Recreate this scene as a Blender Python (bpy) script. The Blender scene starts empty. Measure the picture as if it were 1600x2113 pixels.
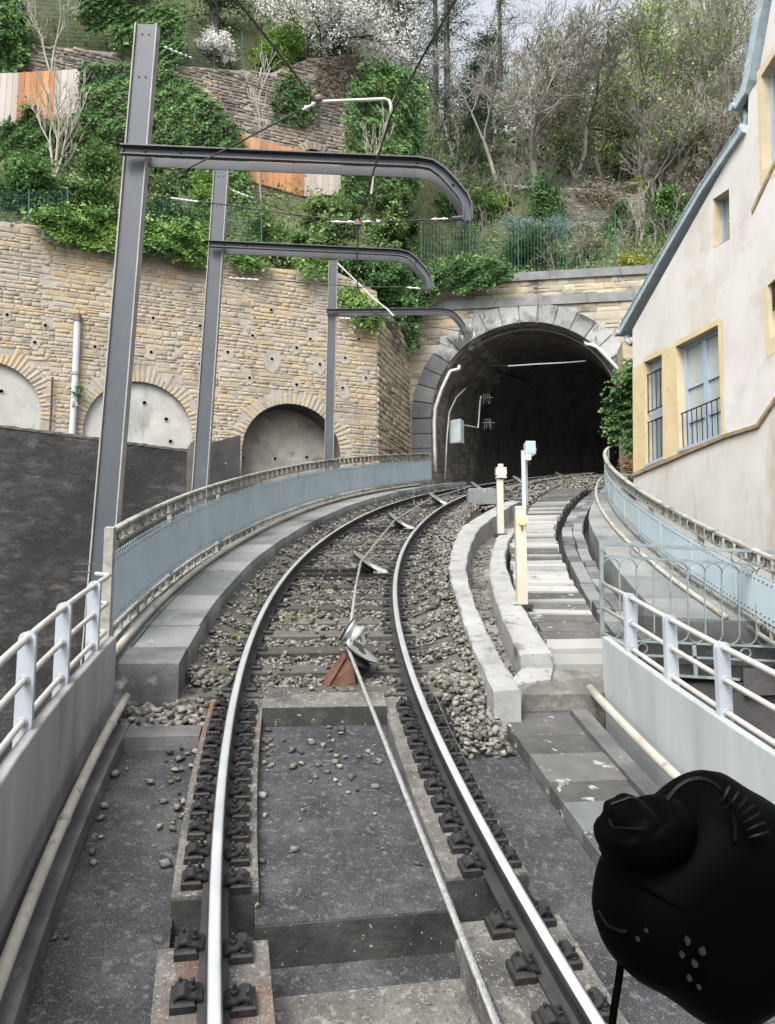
import bpy, bmesh, math, random
import numpy as np
from mathutils import Vector, Matrix, geometry
random.seed(7); rng = np.random.default_rng(7)
SC = bpy.context.scene
COL = SC.collection
R = math.radians

# ------------------------------------------------------------------ camera, sky, sun, exposure
PITCH = R(6.7); FPX = 1600.0
cd = bpy.data.cameras.new('camera'); cd.sensor_fit = 'HORIZONTAL'; cd.sensor_width = 36
cd.lens = 36 * FPX / 1600; cd.clip_start = .05; cd.clip_end = 600
cam = bpy.data.objects.new('camera', cd); COL.objects.link(cam)
cam.location = (0, 0, 0); cam.rotation_euler = (R(90) + PITCH, 0, 0)
SC.camera = cam
SUN_EL, SUN_AZ = R(52), R(205)          # high soft light from behind the camera, slightly left
w = bpy.data.worlds.new('World'); SC.world = w; w.use_nodes = True
nt = w.node_tree; nt.nodes.clear()
sky = nt.nodes.new('ShaderNodeTexSky'); sky.sky_type = 'NISHITA'; sky.sun_disc = False
sky.sun_elevation = SUN_EL; sky.sun_rotation = SUN_AZ; sky.air_density = 1.0; sky.dust_density = 6.0; sky.ozone_density = 1.0
hs = nt.nodes.new('ShaderNodeHueSaturation'); hs.inputs['Saturation'].default_value = .26
bg = nt.nodes.new('ShaderNodeBackground'); bg.inputs['Strength'].default_value = .15
wo = nt.nodes.new('ShaderNodeOutputWorld')
nt.links.new(sky.outputs[0], hs.inputs['Color']); nt.links.new(hs.outputs[0], bg.inputs['Color']); nt.links.new(bg.outputs[0], wo.inputs['Surface'])
sl = bpy.data.lights.new('sun', 'SUN'); sl.energy = .9; sl.angle = R(25); sl.color = (1, .985, .96)
so = bpy.data.objects.new('sun', sl); COL.objects.link(so)
so.rotation_euler = (R(90) - SUN_EL, 0, R(180) - SUN_AZ)
so.location = (-6, -12, 25)
SC.view_settings.view_transform = 'Standard'; SC.view_settings.look = 'None'
SC.view_settings.exposure = 1.4; SC.view_settings.gamma = 1

# ------------------------------------------------------------------ geometry helpers
CP, SP = math.cos(PITCH), math.sin(PITCH)
def ray(px, py):
    u = (1056.5 - py) / FPX; v = (px - 800) / FPX
    return np.array([v, CP - u * SP, SP + u * CP])
def W(px, py, Y):                       # the point of the place at distance Y that the photo shows there
    d = ray(px, py); return d * (Y / d[1])
class Plane:                            # an upright plane: u runs along 'heading', n points to the viewer
    def __init__(s, O, heading):
        h = R(heading); s.O = np.array(O, float); s.u = np.array([math.sin(h), math.cos(h), 0])
        n = np.array([s.u[1], -s.u[0], 0]); s.n = n if n @ (-s.O) > 0 else -n
    def hit(s, px, py):
        d = ray(px, py); t = (s.O @ s.n) / (d @ s.n); p = d * t
        return ((p - s.O) @ s.u, p[2])
    def P(s, a, z, o=0.0):
        p = s.O + s.u * a + s.n * o; return np.array([p[0], p[1], z])
    def H(s, px, py, o=0.0):
        a, z = s.hit(px, py); return s.P(a, z, o)

# the track centre line: s along it, n to its right, h above the rail heads
KN = [0, 5, 10, 15, 20, 26, 34, 40, 70]; KV = [.0349, .0379, .0396, .0313, .0288, .0263, .0246, .0238, .0238]
GN = [0, 8, 16, 24, 32, 40, 70]; GV = [.2886, .2736, .2487, .1936, .1677, .1607, .16]
_s = np.arange(0, 62, .05)
_k = np.interp(_s, KN, KV); _g = np.interp(_s, GN, GV)
_th = -.3607 + np.concatenate([[0], np.cumsum(.05 * (_k[1:] + _k[:-1]) / 2)])
_x = 1.1004 + np.concatenate([[0], np.cumsum(.05 * np.sin(_th[:-1]))])
_y = np.concatenate([[0], np.cumsum(.05 * np.cos(_th[:-1]))])
_z = -2.6097 + np.concatenate([[0], np.cumsum(.05 * _g[:-1])])
def TH(s): return float(np.interp(s, _s, _th))
def T(s, n=0.0, h=0.0):
    th = np.interp(s, _s, _th)
    return np.array([np.interp(s, _s, _x) + n * math.cos(th), np.interp(s, _s, _y) - n * math.sin(th), np.interp(s, _s, _z) + h])
def Tv(s, n, h):
    th = np.interp(s, _s, _th)
    return np.stack([np.interp(s, _s, _x) + n * np.cos(th), np.interp(s, _s, _y) - n * np.sin(th), np.interp(s, _s, _z) + h], 1)
def frame(s):                           # right, forward (along the grade), up
    th = TH(s); g = np.interp(s, GN, GV); r = np.array([math.cos(th), -math.sin(th), 0])
    f = np.array([math.sin(th), math.cos(th), g]); f /= np.linalg.norm(f)
    return r, f, np.cross(r, f)
def TM(s, n=0, h=0, upright=False):     # a matrix at a place on the track (x right, y forward, z up)
    r, f, u = frame(s)
    if upright:
        f = np.array([f[0], f[1], 0]); f /= np.linalg.norm(f); u = np.array([0, 0, 1.])
    p = T(s, n, h)
    return Matrix(((r[0], f[0], u[0], p[0]), (r[1], f[1], u[1], p[1]), (r[2], f[2], u[2], p[2]), (0, 0, 0, 1)))

class MB:
    def __init__(s): s.v = []; s.f = []
    def add(s, vs, fs):
        b = len(s.v); s.v += [tuple(map(float, p)) for p in vs]; s.f += [tuple(b + i for i in f) for f in fs]; return s
    def hexa(s, p):                     # 4 bottom + 4 top points
        return s.add(p, [(3, 2, 1, 0), (4, 5, 6, 7), (0, 1, 5, 4), (1, 2, 6, 5), (2, 3, 7, 6), (3, 0, 4, 7)])
    def box(s, c, d, M=None):
        x, y, z = d[0] / 2, d[1] / 2, d[2] / 2
        p = [Vector((c[0] + i * x, c[1] + j * y, c[2] + k * z)) for k in (-1, 1) for i, j in ((-1, -1), (1, -1), (1, 1), (-1, 1))]
        if M: p = [M @ q for q in p]
        return s.hexa(p)
    def bbox(s, c, d, b, M=None):       # box with chamfered top edges
        x, y, z = d[0] / 2, d[1] / 2, d[2] / 2
        L = [(x, y, -z), (x, y, z - b), (x - b, y - b, z)]; p = []
        for X, Y, Z in L: p += [Vector((c[0] + i * X, c[1] + j * Y, c[2] + Z)) for i, j in ((-1, -1), (1, -1), (1, 1), (-1, 1))]
        if M: p = [M @ q for q in p]
        f = [(3, 2, 1, 0), (8, 9, 10, 11)]
        for k in (0, 4):
            for i in range(4): j = (i + 1) % 4; f.append((k + i, k + j, k + 4 + j, k + 4 + i))
        return s.add(p, f)
    def tube(s, pts, r, k=8, cap=True):
        pts = [Vector(p) for p in pts]; n = len(pts); rr = r if hasattr(r, '__len__') else [r] * n
        vs = []; fs = []; prev = None
        for i, p in enumerate(pts):
            t = (pts[min(i + 1, n - 1)] - pts[max(i - 1, 0)]).normalized()
            if prev is None:
                a = t.cross(Vector((0, 0, 1)));
                if a.length < 1e-3: a = t.cross(Vector((1, 0, 0)))
                a.normalize()
            else:
                a = (prev - t * prev.dot(t)).normalized()
            prev = a; b = t.cross(a)
            for j in range(k):
                w_ = 2 * math.pi * j / k; vs.append(p + (a * math.cos(w_) + b * math.sin(w_)) * rr[i])
        for i in range(n - 1):
            for j in range(k): fs.append((i * k + j, i * k + (j + 1) % k, (i + 1) * k + (j + 1) % k, (i + 1) * k + j))
        if cap: fs += [tuple(range(k - 1, -1, -1)), tuple((n - 1) * k + j for j in range(k))]
        return s.add(vs, fs)
    def lathe(s, prof, M, k=16):        # prof: (radius, height) along M's z
        vs = []; fs = []
        for r_, z in prof:
            for j in range(k): w_ = 2 * math.pi * j / k; vs.append(M @ Vector((r_ * math.cos(w_), r_ * math.sin(w_), z)))
        for i in range(len(prof) - 1):
            for j in range(k): fs.append((i * k + j, i * k + (j + 1) % k, (i + 1) * k + (j + 1) % k, (i + 1) * k + j))
        fs += [tuple(range(k - 1, -1, -1)), tuple((len(prof) - 1) * k + j for j in range(k))]
        return s.add(vs, fs)
    def prism(s, poly, d):              # a flat 3D polygon pushed along d
        n = len(poly); p = [np.array(q, float) for q in poly]; q = [a + np.array(d) for a in p]
        return s.add(p + q, [tuple(range(n - 1, -1, -1)), tuple(range(n, 2 * n))] + [(i, (i + 1) % n, n + (i + 1) % n, n + i) for i in range(n)])
    def sweep(s, rings, closed=True, cap=True):
        k = len(rings[0]); vs = [p for r_ in rings for p in r_]; fs = []
        for i in range(len(rings) - 1):
            for j in range(k if closed else k - 1):
                fs.append((i * k + j, i * k + (j + 1) % k, (i + 1) * k + (j + 1) % k, (i + 1) * k + j))
        if cap and closed: fs += [tuple(range(k - 1, -1, -1)), tuple((len(rings) - 1) * k + j for j in range(k))]
        return s.add(vs, fs)
    def strip(s, prof, s0, s1, ds=.3, closed=True, cap=True):   # a cross-section (n, h) carried along the track
        m = max(2, int((s1 - s0) / ds) + 1)
        return s.sweep([[T(q, n, h) for n, h in (prof(q) if callable(prof) else prof)] for q in np.linspace(s0, s1, m)], closed, cap)
    def mesh(s, name, mat, smooth=False):
        me = bpy.data.meshes.new(name); me.from_pydata(s.v, [], s.f)
        bm = bmesh.new(); bm.from_mesh(me); bmesh.ops.recalc_face_normals(bm, faces=bm.faces); bm.to_mesh(me); bm.free()
        if mat: me.materials.append(MAT[mat])
        if smooth: me.polygons.foreach_set('use_smooth', [True] * len(me.polygons))
        me.update(); return me
    def build(s, name, mat, parent=None, smooth=False, **k): return link(name, s.mesh(name, mat, smooth), parent, **k)

def mesh_np(name, V, F, mat, tint=None, smooth=False):
    me = bpy.data.meshes.new(name); k = F.shape[1]
    me.vertices.add(len(V)); me.vertices.foreach_set('co', np.ascontiguousarray(V, np.float32).ravel())
    me.loops.add(F.size); me.loops.foreach_set('vertex_index', np.ascontiguousarray(F, np.int32).ravel())
    me.polygons.add(len(F)); me.polygons.foreach_set('loop_start', np.arange(0, F.size, k, dtype=np.int32))
    try: me.polygons.foreach_set('loop_total', np.full(len(F), k, np.int32))
    except Exception: pass
    if smooth: me.polygons.foreach_set('use_smooth', np.ones(len(F), bool))
    if tint is not None:
        at = me.attributes.new('tint', 'FLOAT', 'POINT'); at.data.foreach_set('value', np.ascontiguousarray(tint, np.float32))
    me.materials.append(MAT[mat]); me.update(); me.validate(); return me

def tag(o, label=None, cat=None, group=None, kind=None):
    for k, v in (('label', label), ('category', cat), ('group', group), ('kind', kind)):
        if v: o[k] = v
    return o
def link(name, me, parent=None, M=None, label=None, cat=None, group=None, kind=None):
    o = bpy.data.objects.new(name, me); COL.objects.link(o)
    M = Matrix.Identity(4) if M is None else Matrix(M)
    if parent is not None:
        o.parent = parent; o.matrix_parent_inverse = INV[parent.name]
    o.matrix_basis = M; INV[o.name] = M.inverted()
    return tag(o, label, cat, group, kind)
INV = {}
def thing(name, loc, label, cat, group=None):
    o = bpy.data.objects.new(name, None); COL.objects.link(o); o.empty_display_size = .1
    o.location = tuple(map(float, loc)); INV[o.name] = Matrix.Translation(-Vector(o.location))
    return tag(o, label, cat, group)
MAT = {}
# ------------------------------------------------------------------ materials (all procedural, in world space)
def mat(name, stops, scale=4.0, rough=.85, bump=.25, bscale=30.0, metal=0.0, spec=.3, tint=0.0, stains=(), stretch=(1, 1, 1), detail=8, speck=None, emit=None, trans=0.0):
    m = bpy.data.materials.new(name); m.use_nodes = True; MAT[name] = m
    N, L = m.node_tree.nodes, m.node_tree.links
    b = N['Principled BSDF']; b.inputs['Roughness'].default_value = rough; b.inputs['Metallic'].default_value = metal
    b.inputs['Specular IOR Level'].default_value = spec
    geo = N.new('ShaderNodeNewGeometry')
    def noise(sc, st=(1, 1, 1), det=detail):
        mp = N.new('ShaderNodeMapping'); mp.inputs['Scale'].default_value = st; L.new(geo.outputs['Position'], mp.inputs['Vector'])
        n = N.new('ShaderNodeTexNoise'); n.inputs['Scale'].default_value = sc; n.inputs['Detail'].default_value = det; n.inputs['Roughness'].default_value = .62
        L.new(mp.outputs[0], n.inputs['Vector']); return n.outputs['Fac']
    def ramp(fac, st):
        r_ = N.new('ShaderNodeValToRGB'); e = r_.color_ramp.elements
        while len(e) < len(st): e.new(.5)
        for i, (p, c) in enumerate(st): e[i].position = p; e[i].color = (*c, 1) if len(c) == 3 else c
        L.new(fac, r_.inputs['Fac']); return r_.outputs['Color']
    def math_(op, a, bb):
        q = N.new('ShaderNodeMath'); q.operation = op
        for i, x in enumerate((a, bb)):
            if isinstance(x, (int, float)): q.inputs[i].default_value = x
            else: L.new(x, q.inputs[i])
        return q.outputs[0]
    def mix(fac, a, bb):
        q = N.new('ShaderNodeMix'); q.data_type = 'RGBA'
        for i, x in ((0, fac), (6, a), (7, bb)):
            if isinstance(x, (int, float)): q.inputs[i].default_value = x
            elif isinstance(x, tuple): q.inputs[i].default_value = (*x, 1)
            else: L.new(x, q.inputs[i])
        return q.outputs[2]
    f = noise(scale, stretch)
    if tint:
        oi = N.new('ShaderNodeObjectInfo'); at = N.new('ShaderNodeAttribute'); at.attribute_name = 'tint'
        t = math_('FRACT', math_('ADD', oi.outputs['Random'], at.outputs['Fac']), 0.0)
        f = math_('ADD', math_('MULTIPLY', f, 1 - tint), math_('MULTIPLY', t, tint))
    c = ramp(f, stops)
    for (sc, col, lo, hi, st) in stains:            # patches of dirt, lichen or wear with shapes of their own
        g = ramp(noise(sc, st), [(lo, (0, 0, 0)), (hi, (1, 1, 1))]); c = mix(g, c, col)
    if speck:
        sc, col, lo, hi = speck
        g = ramp(noise(sc, (1, 1, 1), 2), [(lo, (0, 0, 0)), (hi, (1, 1, 1))]); c = mix(g, c, col)
    L.new(c, b.inputs['Base Color'])
    if bump:
        bp = N.new('ShaderNodeBump'); bp.inputs['Strength'].default_value = bump; bp.inputs['Distance'].default_value = .02
        L.new(noise(bscale), bp.inputs['Height']); L.new(bp.outputs[0], b.inputs['Normal'])
    if emit: b.inputs['Emission Color'].default_value = (*emit[0], 1); b.inputs['Emission Strength'].default_value = emit[1]
    if trans:
        tr = N.new('ShaderNodeBsdfTranslucent'); L.new(c, tr.inputs['Color'])
        mx = N.new('ShaderNodeMixShader'); mx.inputs[0].default_value = trans
        L.new(b.outputs[0], mx.inputs[1]); L.new(tr.outputs[0], mx.inputs[2]); L.new(mx.outputs[0], N['Material Output'].inputs['Surface'])
    return m
def g2(a, b_): return [(.3, a), (.7, b_)]
def g3(a, b_, c): return [(.25, a), (.5, b_), (.78, c)]
U1 = (1, 1, 1)
mat('slab', g3((.0133, .0142, .0162), (.0342, .0351, .0389), (.0712, .0712, .0731)), 3.2, .88, .8, 45, stains=((.8, (.0808, .0789, .076), .56, .76, U1), (3.5, (.0133, .0133, .0152), .55, .7, U1), (22, (.0997, .0988, .095), .56, .66, U1), (40, (.0133, .0133, .0152), .58, .66, U1)), speck=(110, (.1615, .1615, .152), .6, .7))
mat('slab_light', g3((.055, .053, .048), (.105, .1, .09), (.17, .16, .143)), 5, .9, .8, 45, stains=((1.5, (.04, .039, .037), .5, .66, U1), (20, (.2, .19, .17), .57, .66, U1), (36, (.045, .043, .04), .57, .65, U1)), speck=(90, (.25, .24, .22), .6, .7))
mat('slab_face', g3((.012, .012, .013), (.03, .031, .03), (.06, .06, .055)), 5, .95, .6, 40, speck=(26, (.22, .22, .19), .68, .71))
mat('kerb', g3((.1463, .1463, .1427), (.2268, .2268, .2195), (.2926, .2926, .2817)), 2.5, .9, .35, 40, stains=((3, (.0805, .0732, .0658), .6, .7, U1), (9, (.1244, .1171, .1024), .6, .66, U1)))
mat('walk', g3((.0866, .0938, .0928), (.1471, .1561, .1529), (.2077, .2168, .2094)), 2, .92, .4, 45, stains=((1.1, (.0563, .0589, .0582), .56, .7, U1), (7, (.2597, .2677, .2594), .66, .7, U1), (18, (.0779, .0803, .0774), .6, .68, U1)), tint=.35)
mat('walk_dark', g3((.035, .035, .038), (.08, .08, .08), (.15, .15, .145)), 2.5, .92, .5, 40, stains=((4, (.22, .22, .21), .62, .72, U1),))
mat('tread', g3((.1656, .1656, .1573), (.2277, .2277, .2153), (.2898, .2898, .2725)), 3, .9, .25, 50, stains=((4, (.1173, .1138, .1035), .6, .7, U1), (15, (.138, .1346, .1242), .62, .7, U1)), tint=.5)
mat('tread_dark', g3((.035, .035, .0336), (.07, .0686, .0651), (.112, .1099, .1029)), 5, .92, .5, 40, speck=(9, (.238, .238, .224), .64, .69), tint=.3)
mat('gutter', g3((.048, .0464, .0416), (.104, .1, .088), (.288, .28, .256)), 3, .92, .7, 25)
mat('ballast', [(.05, (.0326, .0323, .0306)), (.25, (.0751, .0725, .065)), (.5, (.1307, .1264, .1117)), (.75, (.1896, .1782, .1504)), (.95, (.2483, .2397, .2118))], 9, .9, .4, 60, tint=.75, stains=((.55, (.0653, .0571, .0442), .56, .7, U1),))
mat('bed', g2((.048, .044, .0384), (.104, .096, .084)), 6, .95, .8, 25)
mat('rail_side', g3((.0114, .0112, .0118), (.0228, .0225, .0228), (.0392, .0353, .0331)), 6, .55, .2, 60, spec=.4)
mat('rail_head', g2((.5, .52, .53), (.66, .68, .69)), 3, .3, .02, 90, metal=.62, spec=.6)
mat('iron', g3((.0074, .0076, .0082), (.0177, .0176, .0181), (.0405, .0344, .0294)), 14, .6, .3, 60, spec=.35)
mat('rust', g3((.0382, .0179, .0123), (.0848, .0402, .0245), (.1272, .0714, .0491)), 9, .8, .3, 50)
mat('steel', g3((.24, .25, .25), (.45, .46, .46), (.62, .63, .63)), 8, .35, .1, 60, metal=.7)
mat('cable', g2((.2, .2, .195), (.36, .36, .35)), 30, .45, .2, 80, metal=.4)
mat('timber', g3((.0291, .0265, .0232), (.0614, .0578, .0505), (.1098, .1054, .0946)), 5, .9, .6, 30, stretch=(1, 6, 6), tint=.35)
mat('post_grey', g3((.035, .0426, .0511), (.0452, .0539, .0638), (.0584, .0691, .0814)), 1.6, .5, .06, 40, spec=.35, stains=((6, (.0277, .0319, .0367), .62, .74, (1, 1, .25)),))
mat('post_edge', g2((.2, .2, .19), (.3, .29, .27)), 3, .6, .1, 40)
mat('arm_dark', g3((.035, .037, .042), (.055, .058, .064), (.08, .084, .09)), 3, .5, .08, 40, spec=.4)
mat('wire', g2((.03, .032, .03), (.07, .07, .066)), 20, .6, 0)
mat('ceramic', g2((.6, .62, .62), (.78, .79, .78)), 8, .35, 0)
mat('insul', g2((.09, .05, .045), (.2, .12, .1)), 9, .5, 0)
mat('blue_rail', g3((.2825, .3503, .3842), (.339, .4124, .452), (.3955, .4633, .4972)), 1.4, .6, .06, 40, stains=((5, (.2147, .226, .2034), .62, .74, (1, 1, .15)), (1.2, (.3955, .452, .4746), .52, .7, (1, 1, .3)), (9, (.2486, .2938, .3051), .62, .72, (1, 1, .1))))
mat('blue_baluster', g3((.21, .26, .285), (.28, .335, .36), (.36, .4, .415)), 3, .6, .08, 40, stains=((8, (.15, .14, .11), .62, .7, U1),))
mat('rail_cap', g3((.14, .14, .12), (.23, .23, .2), (.32, .32, .29)), 6, .85, .4, 40, stains=((4, (.07, .07, .055), .53, .7, U1),))
mat('white_post', g2((.27, .295, .33), (.35, .375, .405)), 4, .5, .08, 40, stains=((9, (.2, .21, .22), .6, .72, U1), (16, (.15, .12, .095), .68, .74, (1, 1, .4))))
mat('pipe_rail', g2((.29, .283, .26), (.37, .363, .34)), 5, .5, .05, 40, stains=((10, (.17, .165, .15), .6, .7, U1),))
mat('panel_left', g3((.1925, .184, .1792), (.2674, .2622, .2596), (.3422, .3507, .3535)), 2.2, .5, .05, 40, stretch=(1, 1, .12), stains=((3, (.1604, .146, .128), .53, .72, (1, 1, .15)),))
mat('panel_right', g3((.24, .262, .262), (.3, .325, .325), (.36, .383, .383)), 2.2, .45, .05, 40, stretch=(1, 1, .12), stains=((4, (.2, .215, .21), .58, .72, (1, 1, .15)),))
mat('conduit', g3((.195, .18, .15), (.285, .27, .2288), (.3375, .3262, .285)), 5, .7, .15, 40, stains=((7, (.09, .0825, .0675), .58, .7, U1),))
mat('green_rail', g3((.1, .135, .142), (.16, .195, .2), (.23, .262, .262)), 5, .6, .1, 40, stains=((6, (.11, .085, .065), .6, .72, U1),))
mat('dark_mesh', g2((.02, .02, .022), (.05, .05, .052)), 9, .7, 0)
STONE = [(.06, (.2, .175, .14)), (.22, (.28, .235, .165)), (.38, (.33, .272, .18)), (.52, (.33, .29, .22)), (.66, (.37, .272, .15)), (.8, (.3, .272, .225)), (.92, (.36, .325, .265))]
mat('stone', STONE, 3, .92, 1.0, 13, tint=.78, stains=((.3, (.2, .18, .155), .5, .66, U1), (1.6, (.13, .115, .1), .6, .72, (1, 1, .6)), (.45, (.42, .29, .14), .54, .72, (1, 1, 1.4)), (.9, (.3, .27, .23), .56, .66, U1), (6, (.17, .145, .12), .62, .74, U1), (14, (.38, .35, .3), .6, .68, U1)))
mat('mortar', g3((.23, .21, .178), (.31, .287, .25), (.38, .36, .32)), 3, .95, .8, 20, stains=((.7, (.25, .24, .22), .55, .65, U1), (8, (.21, .185, .15), .6, .7, U1)))
mat('stone_pale', [(.05, (.15, .135, .105)), (.3, (.28, .25, .185)), (.55, (.37, .335, .255)), (.8, (.36, .295, .19)), (.95, (.24, .225, .2))], 3, .92, .8, 16, tint=.75, stains=((.7, (.085, .08, .076), .53, .66, U1), (2.5, (.11, .1, .09), .6, .72, (1, 1, .5)), (9, (.42, .39, .33), .62, .7, U1)))
mat('stone_grey', [(.1, (.12, .108, .098)), (.4, (.19, .168, .142)), (.6, (.25, .222, .19)), (.85, (.3, .24, .165))], 3, .92, .7, 22, tint=.7, stains=((.5, (.1, .09, .082), .5, .62, U1), (7, (.28, .26, .23), .6, .7, U1)))
mat('ashlar', g3((.17, .175, .175), (.26, .262, .255), (.36, .358, .34)), 2, .9, .4, 30, tint=.35, stains=((.9, (.06, .062, .065), .48, .6, U1), (5, (.075, .078, .08), .56, .66, (1, 1, .3)), (7, (.5, .49, .46), .6, .7, (1, 1, .25))))
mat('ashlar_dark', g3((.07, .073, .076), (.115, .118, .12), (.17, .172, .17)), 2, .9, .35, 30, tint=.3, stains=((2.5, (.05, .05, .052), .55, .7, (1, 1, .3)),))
mat('coping', g3((.15, .155, .16), (.22, .225, .225), (.3, .3, .29)), 2.5, .9, .35, 30, stains=((2, (.1, .1, .1), .58, .7, U1),))
mat('infill', g3((.25, .25, .23), (.37, .37, .345), (.46, .455, .425)), 1.3, .9, .3, 30, stains=((1.6, (.18, .185, .17), .54, .68, (1, 1, .3)), (5, (.52, .515, .49), .64, .72, U1), (.6, (.3, .3, .27), .5, .7, U1)))
mat('infill_old', g3((.15, .135, .115), (.26, .245, .215), (.37, .355, .325)), 1.6, .92, .4, 30, stains=((1.2, (.1, .085, .07), .54, .72, U1),))
mat('soot_wall', [(.2, (.018, .018, .019)), (.45, (.031, .031, .031)), (.6, (.048, .047, .045)), (.85, (.085, .081, .076))], 2.6, .95, .9, 14, stretch=(.8, .8, 1.3), stains=((2.6, (.095, .088, .079), .55, .7, (.6, .6, 1.7)), (7, (.022, .022, .022), .52, .64, (.7, .7, 1.6)), (.5, (.02, .02, .021), .5, .64, U1), (2.2, (.02, .02, .021), .55, .66, (1, 1, .12)), (14, (.12, .112, .1), .63, .72, (.7, .7, 1.5))))
mat('soot_face', [(.2, (.025, .025, .027)), (.6, (.06, .057, .056)), (.9, (.1, .095, .09))], 2, .95, .5, 30, speck=(7, (.4, .39, .36), .7, .72))
mat('tunnel', g3((.155, .1426, .1287), (.248, .2278, .2046), (.372, .341, .3054)), 1.6, .95, .6, 6, tint=.3, stains=((2.2, (.434, .4061, .3642), .58, .72, (1, 1, .5)), (1.0, (.124, .1147, .1054), .5, .66, (1, 1, .6))))
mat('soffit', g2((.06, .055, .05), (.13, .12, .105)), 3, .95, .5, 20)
mat('stucco', g3((.4329, .4172, .3887), (.5034, .4884, .4664), (.5537, .5444, .5285)), .8, .92, .25, 40, stains=((.9, (.4228, .3969, .3576), .5, .68, U1), (2.2, (.4632, .4274, .3835), .58, .75, (1, 1, .3)), (6, (.4027, .3816, .3524), .64, .74, (1, 1, .4))))
mat('stucco_low', g3((.391, .3727, .3385), (.4631, .4515, .4204), (.5248, .5145, .4969)), .9, .92, .25, 40, stains=((1.6, (.3396, .3045, .2512), .54, .7, (1, 1, .22)), (5, (.2675, .252, .2184), .66, .76, (1, 1, .2))))
mat('yellow', g3((.42, .335, .185), (.49, .4, .235), (.54, .455, .3)), 2, .9, .2, 40, stains=((3, (.34, .27, .165), .6, .74, U1), (7, (.5, .46, .38), .64, .74, U1)))
mat('reveal', g2((.42, .35, .23), (.52, .45, .32)), 3, .9, .2, 40)
mat('moulding', g2((.22, .16, .1), (.42, .33, .22)), 5, .9, .2, 40)
mat('zinc', g3((.209, .275, .308), (.308, .3795, .4125), (.396, .4565, .484)), 4, .5, .15, 30, metal=.1, stains=((7, (.44, .495, .5225), .58, .7, U1), (11, (.176, .22, .242), .6, .7, U1)))
mat('frame_blue', g2((.26, .335, .4), (.32, .39, .45)), 3, .5, .03, 40)
mat('glass', g2((.16, .2, .19), (.22, .26, .25)), .7, .08, 0, spec=.6)
mat('blind', g2((.3, .34, .33), (.36, .4, .385)), .7, .12, 0, spec=.5)
mat('black_iron', g2((.012, .013, .016), (.025, .026, .03)), 9, .6, 0)
mat('cream', g2((.35, .31, .25), (.43, .385, .32)), 3, .5, .04, 40)
mat('lamp_warm', g2((.5, .3, .08), (.6, .36, .1)), 5, .4, 0, emit=((1, .6, .13), 1.3))
mat('lamp_white', g2((.9, .85, .7), (1, .95, .8)), 5, .4, 0, emit=((1, .82, .5), 2.2))
mat('grey_box', g2((.36, .41, .43), (.44, .485, .5)), 4, .45, .03, 40, stains=((6, (.24, .255, .255), .64, .74, U1),))
mat('white_pipe', g2((.43, .42, .39), (.53, .52, .49)), 5, .5, .05, 40, stains=((6, (.25, .235, .2), .6, .72, U1),))
mat('black', g2((.0004, .0004, .0004), (.0007, .0007, .0007)), 8, .6, 0, spec=.02)
mat('black_gloss', g2((.0008, .0008, .0008), (.0015, .0015, .0016)), 8, .35, 0, spec=.15)
mat('plank_orange', g3((.3, .145, .065), (.4, .2, .092), (.48, .275, .145)), 3, .8, .25, 30, stretch=(1, 1, .15), tint=.45)
mat('plank_pale', g3((.34, .29, .255), (.41, .365, .335), (.48, .45, .425)), 3, .8, .25, 30, stretch=(1, 1, .15), tint=.45)
mat('soil', g3((.05, .05, .026), (.075, .085, .04), (.12, .125, .065)), 1.2, .95, .8, 8, stains=((3, (.04, .065, .025), .5, .65, U1),))
mat('road', g2((.04, .04, .042), (.07, .07, .072)), 3, .9, .3, 30)
mat('fence_green', g2((.02, .075, .06), (.03, .1, .08)), 4, .6, 0)
mat('bark', g3((.1215, .1107, .0972), (.2295, .2133, .189), (.351, .3307, .297)), 6, .95, .5, 30, tint=.3)
mat('bark_pale', g3((.2, .185, .155), (.32, .3, .26), (.42, .4, .35)), 6, .95, .3, 30)
mat('bark_dark', g3((.039, .0364, .0325), (.078, .0715, .065), (.13, .1196, .1066)), 6, .95, .5, 30)
def leafmat(name, st, tr=.3): mat(name, st, 2.5, .7, 0, tint=.75, spec=.15, trans=tr)
leafmat('ivy', [(.1, (.0314, .068, .0259)), (.45, (.0699, .1512, .0503)), (.75, (.131, .2419, .079)), (.95, (.2445, .3629, .1292))])
leafmat('ivy_bright', [(.1, (.048, .102, .024)), (.45, (.114, .228, .054)), (.75, (.204, .336, .084)), (.95, (.336, .456, .132))])
leafmat('laurel', [(.1, (.0385, .0756, .0259)), (.45, (.0961, .1739, .0575)), (.75, (.1833, .2797, .1006)), (.95, (.3842, .4385, .1867))])
leafmat('rosemary', [(.1, (.0297, .0607, .0257)), (.5, (.0743, .135, .0513)), (.95, (.1782, .2565, .1154))])
leafmat('bluish', [(.1, (.0918, .1512, .13)), (.5, (.1683, .2646, .2448)), (.95, (.2754, .3969, .3825))])
leafmat('yellow_leaf', [(.1, (.132, .143, .022)), (.5, (.308, .308, .055)), (.95, (.495, .462, .099))])
leafmat('fresh', [(.1, (.0858, .1716, .0286)), (.5, (.2002, .3432, .0715)), (.95, (.3718, .5148, .143))])
leafmat('spring', [(.1, (.143, .2002, .0572)), (.5, (.286, .3575, .1287)), (.95, (.4576, .5434, .2288))], .4)
leafmat('conifer', [(.1, (.0204, .0425, .0226)), (.5, (.051, .0935, .0484)), (.95, (.119, .1785, .0888))])
leafmat('blossom', [(.1, (.6, .6, .56)), (.5, (.74, .73, .7)), (.95, (.85, .84, .82))])
leafmat('dry', [(.1, (.13, .085, .045)), (.5, (.26, .18, .1)), (.95, (.36, .28, .17))])
leafmat('twig_leaf', [(.1, (.132, .121, .088)), (.5, (.242, .22, .154)), (.95, (.352, .33, .22))])
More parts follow.
